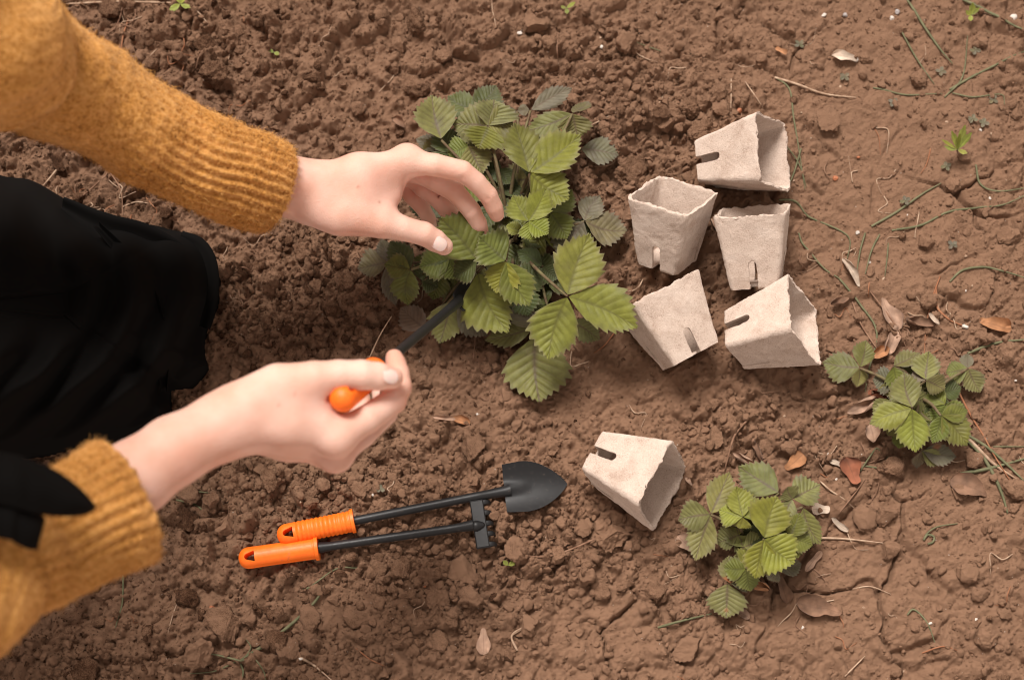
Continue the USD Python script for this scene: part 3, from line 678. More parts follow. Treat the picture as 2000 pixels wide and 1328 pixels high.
def leaflet_mesh(base, tip, width, tone, seed, fold=.30, droop=.22, roll=0.0, sway=0.0, teeth=9, patch=0.0, cup=0.0):
    """one toothed, pleated leaflet from base to tip; returns the mesh and a tint per vertex"""
    r = np.random.default_rng(seed); fold = fold * r.uniform(.9, 1.7); sway = sway + r.normal() * .04; roll = roll + r.normal() * .12
    base, tip = np.asarray(base, float), np.asarray(tip, float)
    L = np.linalg.norm(tip - base); F_ = (tip - base) / L
    side = np.cross([0, 0, 1.0], F_); side /= np.linalg.norm(side) + 1e-9; side = -side
    up = np.cross(side, F_); up = up if up[2] > 0 else -up
    cr, sr = math.cos(roll), math.sin(roll); side, up = side * cr + up * sr, up * cr - side * sr
    nu, nv = teeth * 8 + 1, 17
    u = np.linspace(0, 1, nu)[:, None]; v = np.linspace(-1, 1, nv)[None, :]; av = np.abs(v)
    slant = 0.36 * np.sin(math.pi * np.clip(u, 0, 1)) ** 0.8
    t = u + slant * av * (1 - u * .55)
    um = np.clip(u + slant * (1 - u * .55), 0, 1)
    asym = 1 + 0.07 * r.normal() * np.sign(v)
    prof = np.sin(math.pi * np.clip(um, 0, 1) ** r.uniform(.98, 1.12)) ** np.interp(um, [0, .5, 1], [.80, .85, 1.12]) * (1.0 + .06 * um)
    saw = ((u * teeth + .35) % 1.0)
    amp = 0.085 * (0.8 + .5 * r.random((nu, 1)))
    tooth = np.where(av > .7, ((av - .7) / .3) ** 1.5, 0) * amp * (np.where(saw < .72, saw / .72, (1 - saw) / .28) - .45) * 2
    env = np.clip(np.sin(math.pi * u), 0, 1) ** .35
    lat = v * width / 2 * prof * asym * (1 + tooth * env)
    along = L * (t + tooth * 0.30 * env) * 1.0
    # pleats between the side veins, keel along the midrib, droop, waves
    ph = (u * teeth) % 1.0
    vein = (0.5 + 0.5 * np.cos(2 * math.pi * (ph - 0.0))) ** 2.2
    pleat = width * r.uniform(.012, .024) * (0.45 - vein) * np.clip(av * 5, 0, 1) * (1 - .55 * av ** 2) * env
    al = np.abs(lat)
    w = width / 2
    z = fold * (np.sqrt(al ** 2 + (.10 * w) ** 2) - .10 * w) - (fold * .55 + cup) * al ** 2 / w + pleat
    wav = vnoise(np.stack([along / L * 3 + seed, lat / w * 1.6, 0 * lat], -1), 1.0, seed, 2) * width * 0.20
    z = z + wav * np.clip(av + u * .4, 0, 1)
    z = z - droop * L * (t ** 2 - t) * -1.0 * 1.0 - droop * L * 0.0
    z = z - width * .05 * np.clip(av - .75, 0, 1) * 2 * r.random()
    bend = sway * L * np.sin(math.pi * t) 
    lat2 = lat + bend
    p = base + F_ * along[..., None] + side * lat2[..., None] + up * z[..., None]
    # tint: veins and margins; on greener tones pleat shade is painted along the veins
    g = np.array(GREEN[tone]) if isinstance(tone, str) else np.array(tone)
    g = g * (1 + .10 * r.normal()) * [1 + .05 * r.normal(), 1, 1 + .1 * r.normal()]
    midr = np.exp(-(lat / (w * .03 + 1e-6)) ** 2)
    vl = vein ** 5 * np.clip(1 - av * .75, 0, 1)
    vm = np.clip(midr * .85 + vl * .42, 0, .9)[..., None]
    vc = np.array([0.105, 0.072, 0.045]) if not isinstance(tone, str) or tone in ('grey', 'olive') else g * .55 + np.array([.012, .006, .004])
    col = g * (1 - vm) + vc * vm
    ed = np.clip((av - .84) / .16, 0, 1)[..., None] * np.ones_like(col) * (.25 + .35 * r.random())
    blot = np.clip(vnoise(p, 110, seed + 2, 3) * 3.0 - .35 + (.5 if tone == 'grey' else 0), 0, .75)[..., None] * (.8 if tone in ('grey', 'olive') else .35)
    col = col * (1 - ed) + np.array([.135, .098, .07]) * ed
    col = col * (1 - blot) + np.array([.125, .10, .075]) * blot
    if patch > 0:
        k = np.clip((vnoise(p, 75, seed + 8, 2) + patch - .35) * 14, 0, 1)[..., None]
        col = col * (1 - k) + np.array([.24, .095, .04]) * k
    i, j = np.meshgrid(np.arange(nu - 1), np.arange(nv - 1), indexing='ij'); A = (i * nv + j).ravel()
    f = np.vstack([np.stack([A, A + nv, A + nv + 1], 1), np.stack([A, A + nv + 1, A + 1], 1)])
    return (p.reshape(-1, 3), f), np.clip(col.reshape(-1, 3), 0, 1)

def stalk_mesh(a, b, r0, r1, arch, seed):
    m_ = (a + b) / 2 + np.array([0, 0, arch]); rr = np.random.default_rng(seed)
    m_[:2] += rr.normal(size=2) * .004
    c = spline([a, m_, b], 14)
    return tube(c, np.linspace(r0, r1, 14), 6)

leaf_seed = [0]
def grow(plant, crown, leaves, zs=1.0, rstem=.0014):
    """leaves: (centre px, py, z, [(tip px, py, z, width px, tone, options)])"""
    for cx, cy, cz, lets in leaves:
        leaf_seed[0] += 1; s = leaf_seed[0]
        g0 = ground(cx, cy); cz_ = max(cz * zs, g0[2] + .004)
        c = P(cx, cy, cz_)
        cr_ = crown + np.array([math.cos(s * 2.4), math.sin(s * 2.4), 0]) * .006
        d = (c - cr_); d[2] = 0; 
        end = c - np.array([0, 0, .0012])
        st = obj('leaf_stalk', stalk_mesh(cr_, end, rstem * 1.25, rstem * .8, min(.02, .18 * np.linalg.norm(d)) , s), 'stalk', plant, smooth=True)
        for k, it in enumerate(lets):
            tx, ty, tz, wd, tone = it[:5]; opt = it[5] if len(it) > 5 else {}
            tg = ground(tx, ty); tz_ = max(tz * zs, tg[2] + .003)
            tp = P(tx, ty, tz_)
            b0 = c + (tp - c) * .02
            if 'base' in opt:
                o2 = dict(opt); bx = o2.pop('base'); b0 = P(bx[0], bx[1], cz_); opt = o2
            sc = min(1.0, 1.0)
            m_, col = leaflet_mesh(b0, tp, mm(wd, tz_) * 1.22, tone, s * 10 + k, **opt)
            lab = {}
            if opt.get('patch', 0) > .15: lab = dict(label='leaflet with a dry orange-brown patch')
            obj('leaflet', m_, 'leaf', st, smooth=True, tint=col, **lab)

MAIN = [
 (862, 273, .045, [(843, 184, .047, 68, 'olive')]),
 (953, 247, .052, [(884, 243, .040, 66, 'olive', dict(droop=.4, fold=.2)), (965, 194, .052, 74, 'olive', dict(fold=.45)), (1003, 240, .046, 58, 'olive', dict(fold=.35)), (935, 291, .050, 80, 'bright', dict(fold=.4))]),
 (1034, 339, .062, [(1004, 240, .066, 62, 'mid', dict(fold=.55)), (1135, 262, .066, 70, 'bright', dict(fold=.35)), (1112, 390, .055, 74, 'bright', dict(fold=.3, droop=.35))]),
 (1036, 216, .034, [(1118, 172, .036, 34, 'grey', dict(fold=.1))]),
 (1118, 222, .040, [(1026, 256, .036, 46, 'olive', dict(fold=.1, droop=.35)), (1128, 272, .03, 58, 'olive', dict(fold=.15)), (1150, 198, .03, 34, 'grey', dict(roll=.7))]),
 (1010, 217, .022, [(985, 221, .02, 18, 'grey', dict(roll=.4)), (1034, 214, .022, 20, 'grey')]),
 (1134, 291, .014, [(1209, 303, .012, 50, 'grey', dict(fold=.12, droop=.1))]),
 (1032, 433, .062, [(1002, 381, .065, 46, 'bright', dict(fold=.4)), (1067, 366, .070, 44, 'young', dict(fold=.5)), (1072, 456, .062, 40, 'bright', dict(fold=.55)), (1040, 470, .057, 40, 'young', dict(fold=.3))]),
 (1022, 452, .046, [(988, 441, .044, 24, 'young', dict(fold=.5))]),
 (1141, 432, .030, [(1090, 500, .024, 70, 'grey', dict(fold=.12, droop=.3)), (1172, 382, .026, 42, 'grey', dict(fold=.1)), (1226, 449, .022, 58, 'grey', dict(fold=.15))]),
 (915, 284, .044, [(944, 339, .040, 58, 'olive', dict(fold=.15)), (874, 300, .036, 50, 'mid', dict(fold=.35)), (962, 282, .034, 40, 'olive', dict(roll=-.3))]),
 (972, 330, .030, [(953, 352, .028, 26, 'dark'), (996, 360, .028, 34, 'dark')]),
 (868, 290, .026, [(812, 272, .022, 32, 'grey'), (822, 300, .022, 38, 'olive', dict(roll=.4))]),
 (862, 424, .040, [(796, 396, .038, 48, 'dark', dict(fold=.3))]),
 (932, 508, .080, [(858, 425, .094, 92, 'mid', dict(fold=.2, droop=.1)), (884, 540, .066, 50, 'dark'), (960, 440, .058, 44, 'dark')]),
 (988, 510, .080, [(935, 462, .088, 74, 'mid', dict(fold=.4)), (1036, 598, .068, 60, 'mid', dict(fold=.25)), (968, 573, .070, 56, 'bright', dict(fold=.3))]),
 (932, 532, .058, [(994, 650, .045, 80, 'bright', dict(fold=.15, droop=.3))]),
 (1108, 578, .072, [(1152, 455, .078, 82, 'bright', dict(fold=.35, droop=.1)), (1246, 641, .066, 74, 'bright', dict(fold=.3, droop=.25)), (1071, 704, .058, 80, 'bright', dict(fold=.2, droop=.3))]),
 (1046, 654, .024, [(1054, 786, .014, 104, 'olive', dict(fold=.08, droop=.32, cup=.1))]),
 (1042, 640, .028, [(946, 664, .022, 38, 'olive', dict(fold=.1)), (1008, 588, .034, 46, 'grey', dict(fold=.1)), (1172, 664, .024, 40, 'olive', dict(base=(1118, 628), fold=.1))]),
 (874, 592, .030, [(858, 672, .02, 54, 'olive', dict(fold=.15, base=(880, 590))), (951, 656, .022, 46, 'grey', dict(fold=.12, base=(894, 600)))]),
 (832, 644, .014, [(782, 600, .013, 44, 'brown', dict(fold=.1, droop=.1))]),
 (802, 526, .046, [(750, 516, .046, 44, 'mid', dict(fold=.35)), (797, 597, .038, 46, 'mid', dict(fold=.25)), (762, 470, .036, 42, 'dark', dict(fold=.3))]),
 (880, 506, .054, [(818, 522, .052, 54, 'mid', dict(fold=.45)), (897, 545, .05, 48, 'mid', dict(fold=.2)), (838, 480, .05, 44, 'dark')]),
 (824, 548, .034, [(855, 562, .03, 34, 'dark', dict(fold=.2)), (828, 508, .036, 30, 'dark')]),
 (757, 512, .022, [(698, 526, .016, 46, 'grey', dict(fold=.12)), (773, 597, .016, 28, 'grey', dict(fold=.1)), (745, 466, .022, 26, 'grey')]),
 (960, 400, .030, [(940, 450, .03, 40, 'dark'), (1000, 420, .028, 36, 'dark')]),
 (1060, 520, .030, [(1010, 490, .03, 34, 'dark'), (1090, 545, .026, 36, 'dark')]),
]
r = np.random.default_rng(55)
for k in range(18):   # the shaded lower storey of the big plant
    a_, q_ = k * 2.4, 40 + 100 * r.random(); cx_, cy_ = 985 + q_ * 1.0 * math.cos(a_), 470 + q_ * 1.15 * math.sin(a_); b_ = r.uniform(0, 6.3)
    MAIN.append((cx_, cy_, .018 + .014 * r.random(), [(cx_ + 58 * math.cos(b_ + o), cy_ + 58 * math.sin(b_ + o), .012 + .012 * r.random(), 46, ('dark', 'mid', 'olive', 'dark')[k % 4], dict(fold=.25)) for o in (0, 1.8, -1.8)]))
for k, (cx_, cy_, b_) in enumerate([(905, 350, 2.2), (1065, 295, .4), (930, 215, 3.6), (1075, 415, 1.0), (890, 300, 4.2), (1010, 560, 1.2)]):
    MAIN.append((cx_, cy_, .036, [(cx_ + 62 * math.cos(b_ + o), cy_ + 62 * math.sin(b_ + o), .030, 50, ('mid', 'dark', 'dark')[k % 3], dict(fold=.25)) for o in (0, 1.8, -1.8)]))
SECOND = [
 (1388, 1004, .034, [(1425, 921, .034, 46, 'olive', dict(fold=.2)), (1324, 1016, .030, 48, 'olive', dict(fold=.12, droop=.3)), (1358, 1095, .024, 46, 'olive', dict(fold=.15, droop=.3))]),
 (1451, 1010, .046, [(1438, 949, .048, 44, 'young', dict(fold=.35)), (1404, 994, .044, 42, 'young', dict(fold=.3)), (1496, 980, .044, 40, 'bright', dict(fold=.3)), (1444, 1032, .042, 34, 'bright')]),
 (1492, 1052, .060, [(1518, 968, .060, 70, 'bright', dict(fold=.3)), (1552, 1100, .054, 70, 'young', dict(fold=.25, droop=.3)), (1475, 1131, .050, 54, 'bright', dict(fold=.3, droop=.3))]),
 (1522, 962, .036, [(1441, 910, .032, 56, 'olive', dict(fold=.12))]),
 (1548, 974, .032, [(1602, 946, .026, 50, 'olive', dict(fold=.1)), (1538, 950, .04, 36, 'olive'), (1528, 1022, .036, 34, 'olive', dict(fold=.3))]),
 (1568, 990, .028, [(1604, 1063, .018, 38, 'olive', dict(fold=.1))]),
 (1542, 1050, .042, [(1562, 1000, .044, 36, 'mid', dict(fold=.35)), (1588, 1065, .038, 36, 'mid', dict(fold=.3)), (1560, 1090, .036, 28, 'bright')]),
 (1421, 1138, .016, [(1418, 1208, .010, 60, 'olive', dict(fold=.15, patch=.16))]),
 (1428, 1140, .020, [(1424, 1084, .022, 40, 'olive', dict(fold=.5, patch=.30)), (1462, 1124, .018, 36, 'grey', dict(fold=.2))]),
 (1520, 1112, .018, [(1566, 1100, .014, 32, 'grey'), (1500, 1132, .012, 28, 'grey')]),
]
THIRD = [
 (1782, 797, .044, [(1766, 726, .046, 50, 'olive', dict(fold=.25)), (1698, 828, .038, 46, 'bright', dict(fold=.2)), (1789, 884, .036, 52, 'bright', dict(fold=.2, droop=.3))]),
 (1680, 718, .020, [(1606, 707, .014, 50, 'olive', dict(fold=.1)), (1692, 664, .018, 36, 'olive', dict(fold=.3)), (1674, 756, .014, 32, 'olive', dict(roll=.5))]),
 (1838, 811, .036, [(1821, 866, .030, 34, 'mid', dict(fold=.3)), (1890, 871, .028, 48, 'mid', dict(fold=.25)), (1891, 800, .030, 32, 'mid', dict(fold=.3))]),
 (1808, 742, .036, [(1814, 686, .036, 46, 'olive', dict(fold=.25)), (1846, 762, .032, 36, 'olive', dict(roll=-.4)), (1782, 726, .03, 30, 'grey')]),
 (1745, 715, .030, [(1797, 688, .028, 36, 'olive', dict(roll=.5)), (1758, 764, .026, 34, 'mid')]),
 (1748, 742, .026, [(1704, 742, .022, 44, 'grey', dict(fold=.1, droop=.3)), (1742, 780, .020, 40, 'olive')]),
 (1891, 719, .018, [(1847, 727, .018, 36, 'olive', dict(fold=.15)), (1915, 767, .012, 36, 'olive', dict(fold=.1)), (1891, 690, .014, 22, 'grey')]),
 (1760, 842, .022, [(1755, 876, .018, 30, 'mid'), (1828, 838, .02, 32, 'dark')]),
 (1800, 880, .014, [(1868, 892, .010, 34, 'grey', dict(patch=.30, fold=.3)), (1790, 915, .008, 30, 'grey', dict(roll=.5)), (1840, 905, .008, 28, 'olive')]),
]
for lst, x_, y_, n_, q0 in ((SECOND, 1475, 1050, 9, 75), (THIRD, 1790, 790, 9, 70)):
    for k in range(n_):
        a_ = k * 2.4; q_ = r.uniform(.25, 1) * q0; cx_, cy_ = x_ + q_ * math.cos(a_), y_ + q_ * .9 * math.sin(a_); b_ = r.uniform(0, 6.3)
        lst.append((cx_, cy_, .020 + .012 * r.random(), [(cx_ + 46 * math.cos(b_ + o), cy_ + 46 * math.sin(b_ + o), .014 + .01 * r.random(), 36, ('mid', 'olive', 'dark')[k % 3], dict(fold=.25)) for o in (0, 1.8, -1.8)]))
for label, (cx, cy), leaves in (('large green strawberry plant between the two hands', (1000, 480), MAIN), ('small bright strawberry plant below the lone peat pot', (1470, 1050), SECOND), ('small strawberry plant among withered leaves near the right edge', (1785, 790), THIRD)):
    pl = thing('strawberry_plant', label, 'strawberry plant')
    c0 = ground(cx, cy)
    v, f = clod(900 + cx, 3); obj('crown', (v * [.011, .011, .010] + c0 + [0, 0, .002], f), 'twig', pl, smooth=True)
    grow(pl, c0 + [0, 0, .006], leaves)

# ------------------------------------------------------------------ the person: body, hands, sweater, skirt
def W(t):
    return P(*t[:3])

def sdf_mesh(parts, fields, h, pad=.012):
    """parts: bones for the bounds; fields(p) -> distance"""
    lo_ = np.min([np.minimum(a - ra, b - rb) for a, b, ra, rb in parts], 0) - pad
    hi_ = np.max([np.maximum(a + ra, b + rb) for a, b, ra, rb in parts], 0) + pad
    n = np.ceil((hi_ - lo_) / h).astype(int) + 1
    g = np.stack(np.meshgrid(*[lo_[k] + h * np.arange(n[k]) for k in range(3)], indexing='ij'), -1)
    return surface_nets(fields(g), lo_, h)

def chain(joints):
    """[(px, py, z, r)] -> bones"""
    return [(W(a), W(b), a[3], b[3]) for a, b in zip(joints[:-1], joints[1:])]

def near_field(g, bones, k):
    """smooth union of bones"""
    d = None
    for a, b, ra, rb in bones:
        e = cone_sdf(g, a, b, ra, rb)
        d = e if d is None else smin(d, e, k)
    return d

def build_hand(arm, palm, web, fingers, thumb, h, dents=(), bumps=()):
    allb = arm + palm + web + sum(fingers, []) + thumb
    def field(g):
        d = smin(near_field(g, arm, .012), near_field(g, palm, .010), .016)
        d = smin(d, near_field(g, thumb, .0016), .009)
        if web: d = smin(d, near_field(g, web, .010), .010)
        fd = None
        for f in fingers:
            e = near_field(g, f, .0010)
            fd = e if fd is None else smin(fd, e, .0012)
        d = smin(d, fd, .0065)
        for c, rr, s in bumps:
            d = smin(d, np.linalg.norm(g - c, axis=-1) - rr, s)
        for a, b, rr, s in dents:   # creases
            e = cone_sdf(g, a, b, rr, rr); hh = np.maximum(s - np.abs(d + e), 0) / s
            d = np.maximum(d, -e) + hh * hh * s * .25
        return d
    return sdf_mesh(allb, field, h)

# left hand (upper in the picture): index side up, fingers curling down into the plant
La = chain([(590, 374, .132, .0195), (545, 362, .142, .0205), (470, 338, .160, .0225), (380, 288, .185, .026)])
Lp = chain([(600, 362, .134, .0150), (700, 335, .134, .0120), (796, 316, .131, .0098)]) + chain([(600, 368, .122, .0150), (803, 326, .110, .0098)]) + chain([(600, 374, .112, .0140), (800, 334, .092, .0092)]) + chain([(600, 380, .104, .0130), (786, 346, .076, .0084)])
Lw = chain([(640, 380, .132, .0125), (700, 372, .131, .0110), (772, 348, .124, .0085)]) + chain([(640, 398, .130, .0130), (700, 398, .128, .0105), (766, 384, .120, .0070)]) + chain([(660, 418, .128, .0115), (750, 416, .121, .0072)])
Lt_ = chain([(612, 404, .130, .0140), (665, 424, .129, .0130), (745, 437, .124, .0108), (785, 446, .119, .0092), (828, 457, .113, .0089), (850, 470, .107, .0083), (867, 481, .102, .0070)])
Lf = [
 chain([(797, 317, .130, .0098), (850, 323, .133, .0086), (903, 335, .128, .0080), (930, 356, .121, .0074), (953, 381, .113, .0071), (965, 405, .105, .0066), (970, 419, .100, .0058)]),
 chain([(804, 328, .110, .0096), (845, 350, .110, .0084), (888, 374, .105, .0079), (921, 412, .094, .0071), (934, 436, .085, .0066), (940, 452, .078, .0057)]),
 chain([(800, 336, .092, .0090), (828, 366, .092, .0080), (856, 388, .088, .0075), (884, 424, .077, .0067), (893, 442, .069, .0060), (898, 452, .063, .0052)]),
 chain([(786, 350, .076, .0082), (806, 384, .074, .0070), (824, 404, .069, .0062), (838, 428, .058, .0055), (842, 440, .051, .0046)])]
left_hand = build_hand(La, Lp, Lw, Lf, Lt_, .0016,
    dents=[(W((838, 345, .128)), W((828, 372, .108)), .0006, .004), (W((897, 350, .126)), W((903, 346, .132)), .0006, .0025), (W((946, 388, .112)), W((953, 388, .118)), .0005, .002), (W((800, 352, .131)), W((786, 394, .126)), .0006, .004), (W((808, 360, .125)), W((800, 392, .120)), .0005, .003), (W((914, 418, .099)), W((922, 410, .101)), .0005, .002), (W((843, 340, .130)), W((826, 362, .122)), .0007, .002), (W((822, 350, .128)), W((806, 378, .120)), .0006, .002), (W((880, 372, .112)), W((888, 362, .112)), .0006, .002), (W((848, 392, .096)), W((858, 380, .096)), .0006, .002)],
    bumps=[(W((794, 306, .131)), .0080, .010)])

# right hand (lower): fist round the orange handle, thumb on top
Ra = chain([(455, 822, .243, .0192), (415, 842, .249, .0190), (340, 880, .260, .0202), (262, 934, .270, .0220), (190, 985, .275, .0180)])
Rp = chain([(462, 815, .243, .0165), (560, 830, .240, .0135), (652, 850, .232, .0112)]) + chain([(465, 825, .235, .0165), (560, 850, .225, .013), (650, 880, .212, .0112)]) + chain([(465, 830, .226, .0160), (560, 858, .207, .0125), (634, 880, .192, .0105)]) + chain([(465, 832, .218, .0145), (612, 866, .174, .0095)])
Rw = chain([(500, 790, .246, .0145), (570, 792, .243, .0125), (612, 790, .238, .0085)]) + chain([(545, 812, .243, .0120), (622, 822, .237, .0105)]) + chain([(530, 770, .247, .0125), (610, 768, .243, .0085)])
Rt_ = chain([(480, 792, .247, .0150), (545, 752, .250, .0138), (612, 739, .250, .0112), (660, 733, .247, .0100), (706, 732, .243, .0098), (738, 735, .238, .0092), (766, 738, .231, .0074)])
Rf = [
 chain([(655, 852, .232, .0112), (715, 820, .226, .0096), (768, 783, .214, .0090), (781, 755, .206, .0081), (778, 728, .199, .0075), (773, 710, .195, .0070), (770, 699, .193, .0062)]),
 chain([(652, 884, .211, .0108), (706, 848, .203, .0094), (752, 806, .191, .0086), (764, 772, .182, .0078), (762, 745, .175, .0070), (752, 726, .172, .0060)]),
 chain([(636, 883, .191, .0102), (690, 850, .181, .0088), (732, 816, .169, .0080), (747, 786, .161, .0072), (745, 765, .155, .0065), (735, 748, .153, .0055)]),
 chain([(613, 868, .173, .0092), (658, 842, .161, .0078), (696, 818, .150, .0070), (710, 796, .144, .0063), (708, 778, .140, .0056), (700, 766, .140, .0048)])]
right_hand = build_hand(Ra, Rp, Rw, Rf, Rt_, .0017,
    dents=[(W((612, 782, .2475)), W((628, 776, .243)), .0006, .004), (W((640, 778, .246)), W((660, 770, .240)), .0010, .004), (W((672, 878, .2245)), W((735, 838, .208)), .0012, .004), (W((735, 838, .208)), W((782, 800, .199)), .0010, .003)],
    bumps=[(W((660, 860, .231)), .0085, .010), (W((658, 894, .211)), .0078, .010)])

def smooth_taubin(m, n=6):
    m = trimesh.Trimesh(m.vertices, m.faces, process=False)
    trimesh.smoothing.filter_taubin(m, iterations=n)
    return m
left_hand, right_hand = smooth_taubin(left_hand, 10), smooth_taubin(right_hand, 10)

# the rest of the body, kneeling beyond the left edge and leaning over the bed
V3 = lambda *a: np.array(a, float)
elbL, shL = W((-70, 60, .34)), V3(-.56, .21, .56)
elbR, shR = W((-150, 1185, .36)), V3(-.57, -.17, .56)
pel, chest, neck, head = V3(-.80, .02, .24), V3(-.60, .02, .52), V3(-.52, .02, .64), V3(-.465, .02, .735)
kneeL, kneeR = W((170, 560, .045)), W((20, 700, .045))
B = [(W((330, 282, .190)), elbL, .014, .016), (elbL, shL, .024, .040), (W((140, 1030, .285)), elbR, .014, .016), (elbR, shR, .024, .040),
     (shL, chest, .06, .10), (shR, chest, .06, .10), (pel, chest, .125, .115), (chest, neck, .08, .052), (neck, head, .050, .060),
     (pel + [0, .08, 0], kneeL, .070, .034), (pel - [0, .08, 0], kneeR, .070, .034), (kneeL, kneeL + [-.40, .02, 0], .034, .034), (kneeR, kneeR + [-.40, -.02, 0], .034, .034),
     (kneeL + [-.40, .02, 0], kneeL + [-.52, .03, -.01], .030, .022), (kneeR + [-.40, -.02, 0], kneeR + [-.52, -.03, -.01], .030, .022)]
hf = V3(.62, 0, -.78); hu = V3(.78, 0, .62); hs = V3(0, 1, 0)   # face looks down at the plant
Hd = lambda f, u, s: head + hf * f + hu * u + hs * s
FACE = [(Hd(-.012, .045, 0), Hd(.012, .03, 0), .088, .085), (Hd(.04, -.03, 0), Hd(.055, -.075, 0), .060, .034), (Hd(.088, .002, 0), Hd(.108, -.028, 0), .008, .011),
        (Hd(.078, -.052, -.014), Hd(.078, -.052, .014), .011, .011), (Hd(0, 0, .082), Hd(-.012, .012, .09), .014, .016), (Hd(0, 0, -.082), Hd(-.012, .012, -.09), .014, .016)]
SOCK = [(Hd(.098, .018, .032), .016), (Hd(.098, .018, -.032), .016)]
def body_field(g):
    d = smin(near_field(g, B[:4], .004), near_field(g, B[4:], .02), .008)
    d = smin(d, near_field(g, FACE, .012), .02)
    for c, rr in SOCK:
        e = np.linalg.norm(g - c, axis=-1) - rr; d = np.maximum(d, -(e))
    for c, rr in SOCK: d = np.minimum(d, np.linalg.norm(g - (c - hf * .016), axis=-1) - .012)
    return d
trunk = sdf_mesh(B + FACE, body_field, .009, .03)
def to_mf(m):
    m = trimesh.Trimesh(m.vertices, m.faces, process=True)
    return manifold3d.Manifold(manifold3d.Mesh(np.asarray(m.vertices, np.float32), np.asarray(m.faces, np.uint32)))
try:
    parts = [to_mf(x) for x in (trunk, left_hand, right_hand)]
    whole = parts[0] + parts[1] + parts[2]
    assert whole.num_tri() > 20000
    me = whole.to_mesh(); body = trimesh.Trimesh(me.vert_properties[:, :3], me.tri_verts, process=False)
except Exception as e_:
    body = cat(trunk, left_hand, right_hand)
bv = np.asarray(body.vertices)
def around(c, s): return np.exp(-(np.linalg.norm(bv - c, axis=1) / s) ** 2)
red = np.zeros(len(bv))
for t_, s, a in [((970, 425, .098), .010, .55), ((942, 452, .078), .012, .55), ((898, 448, .066), .012, .5), ((830, 455, .116), .010, .28), ((858, 488, .104), .009, .3), ((772, 696, .194), .013, .5), ((770, 742, .228), .012, .25), ((790, 760, .205), .012, .25),
                 ((905, 330, .132), .010, .18), ((838, 348, .125), .008, .4), ((900, 348, .124), .006, .4), ((950, 390, .112), .006, .4), ((800, 375, .118), .010, .35), ((880, 380, .10), .012, .3), ((665, 862, .236), .010, .12), ((850, 385, .09), .02, .35), ((810, 385, .08), .02, .45)]:
    red = np.maximum(red, a * around(W(t_), s))
red = np.maximum(red, np.clip(vnoise(bv, 38, 71, 3) * 1.2, 0, .34))
mole = np.zeros(len(bv))
for px, py in [(575, 770), (545, 791), (700, 366), (741, 395)]:
    q = np.stack(pix(bv), -1); k = np.exp(-(((q - [px, py]) ** 2).sum(1)) / 2.6 ** 2); mole = np.maximum(mole, .65 * k * (bv[:, 2] > .1))
person = thing('person', 'person in a mustard sweater and black skirt kneeling over the bed, working with both hands', 'person')
obj('body', body, 'skin', person, smooth=True, tint=np.stack([red, mole, 0 * red], 1))

def nail(c, along, normal, L, Wd, name='fingernail'):
    along = along / np.linalg.norm(along); normal = normal - along * (normal @ along); normal /= np.linalg.norm(normal); s = np.cross(normal, along)
    u, v = np.meshgrid(np.linspace(-1, 1, 17), np.linspace(-1, 1, 13), indexing='ij')
    # rounded-square disc
    k = np.maximum(np.abs(u), np.abs(v)) / np.maximum((np.abs(u) ** 2.6 + np.abs(v) ** 2.6) ** (1 / 2.6), 1e-6); U, V = u * k, v * k
    z = -.17 * Wd * V ** 2 - .05 * L * U ** 2 + .0011
    p = c + along * (U * L / 2)[..., None] + s * (V * Wd / 2)[..., None] + normal * z[..., None]
    n_, m_ = u.shape; i, j = np.meshgrid(np.arange(n_ - 1), np.arange(m_ - 1), indexing='ij'); A = (i * m_ + j).ravel()
    f = np.vstack([np.stack([A, A + m_, A + m_ + 1], 1), np.stack([A, A + m_ + 1, A + 1], 1)])
    low_ = p - normal * .0022
    return obj(name, (np.vstack([p.reshape(-1, 3), low_.reshape(-1, 3)]), np.vstack([f, f[:, ::-1] + n_ * m_])), 'nail', person, smooth=True)
tree_ = cKDTree(bv)
def skin_top(px, py, z):
    """the body's surface point seen at a pixel near height z"""
    q = np.stack(pix(bv), -1); sel = (np.abs(q[:, 0] - px) < 5) & (np.abs(q[:, 1] - py) < 5) & (np.abs(bv[:, 2] - z) < .03)
    return bv[sel][np.argmax(bv[sel][:, 2])] if sel.any() else W((px, py, z))
c_ = skin_top(864, 480, .107); nail(c_ + [0, 0, .0001], W((872, 485, .100)) - W((845, 466, .109)), V3(.10, -.10, 1), .0112, .0104)
c_ = skin_top(766, 731, .236); nail(c_ + [0, 0, .0001], W((782, 741, .226)) - W((735, 733, .240)), V3(.12, .05, 1), .0125, .0098)

# third tool, gripped in the fist
t = thing('digging_tool', 'black-shafted digging tool with an orange handle, gripped in the lower fist', 'hand tool')
g0_, g1_ = W((660, 786, .252)), W((916, 572, .03))
Rg = frame_between(g0_, g1_); Lg = np.linalg.norm(g1_ - g0_)
obj('grip', place(handle_mesh(.066, .0090, False, hole=.7), Rg @ Rotation.from_euler('x', 15, degrees=True).as_matrix(), g0_), 'orange_plastic', t, smooth=40)
cc = np.stack([np.linspace(.06, Lg - .022, 30), np.zeros(30), np.zeros(30)], 1)
obj('shaft', place(tube(cc, np.interp(np.linspace(0, 1, 30), [0, .85, 1], [.0036, .0036, .0046]), 14), Rg, g0_), 'black_steel', t, smooth=40)
def out_d(x): return x * .052, .0105 * np.clip(1 - np.clip((x - .45) / .55, 0, 1) ** 1.8, 0, 1) ** .9 * (.75 + .25 * np.clip(x / .2, 0, 1))
dg = dome_blade(out_d, .0013, lambda x, y: .0035 * (y / .0105) ** 2 + .003 * np.exp(-(y / .003) ** 2) * np.clip(1 - x / .03, 0, 1))
obj('blade', place(dg, Rg @ Rotation.from_euler('x', 35, degrees=True).as_matrix(), g0_ + Rg[:, 0] * (Lg - .030)), 'black_steel', t, smooth=40)

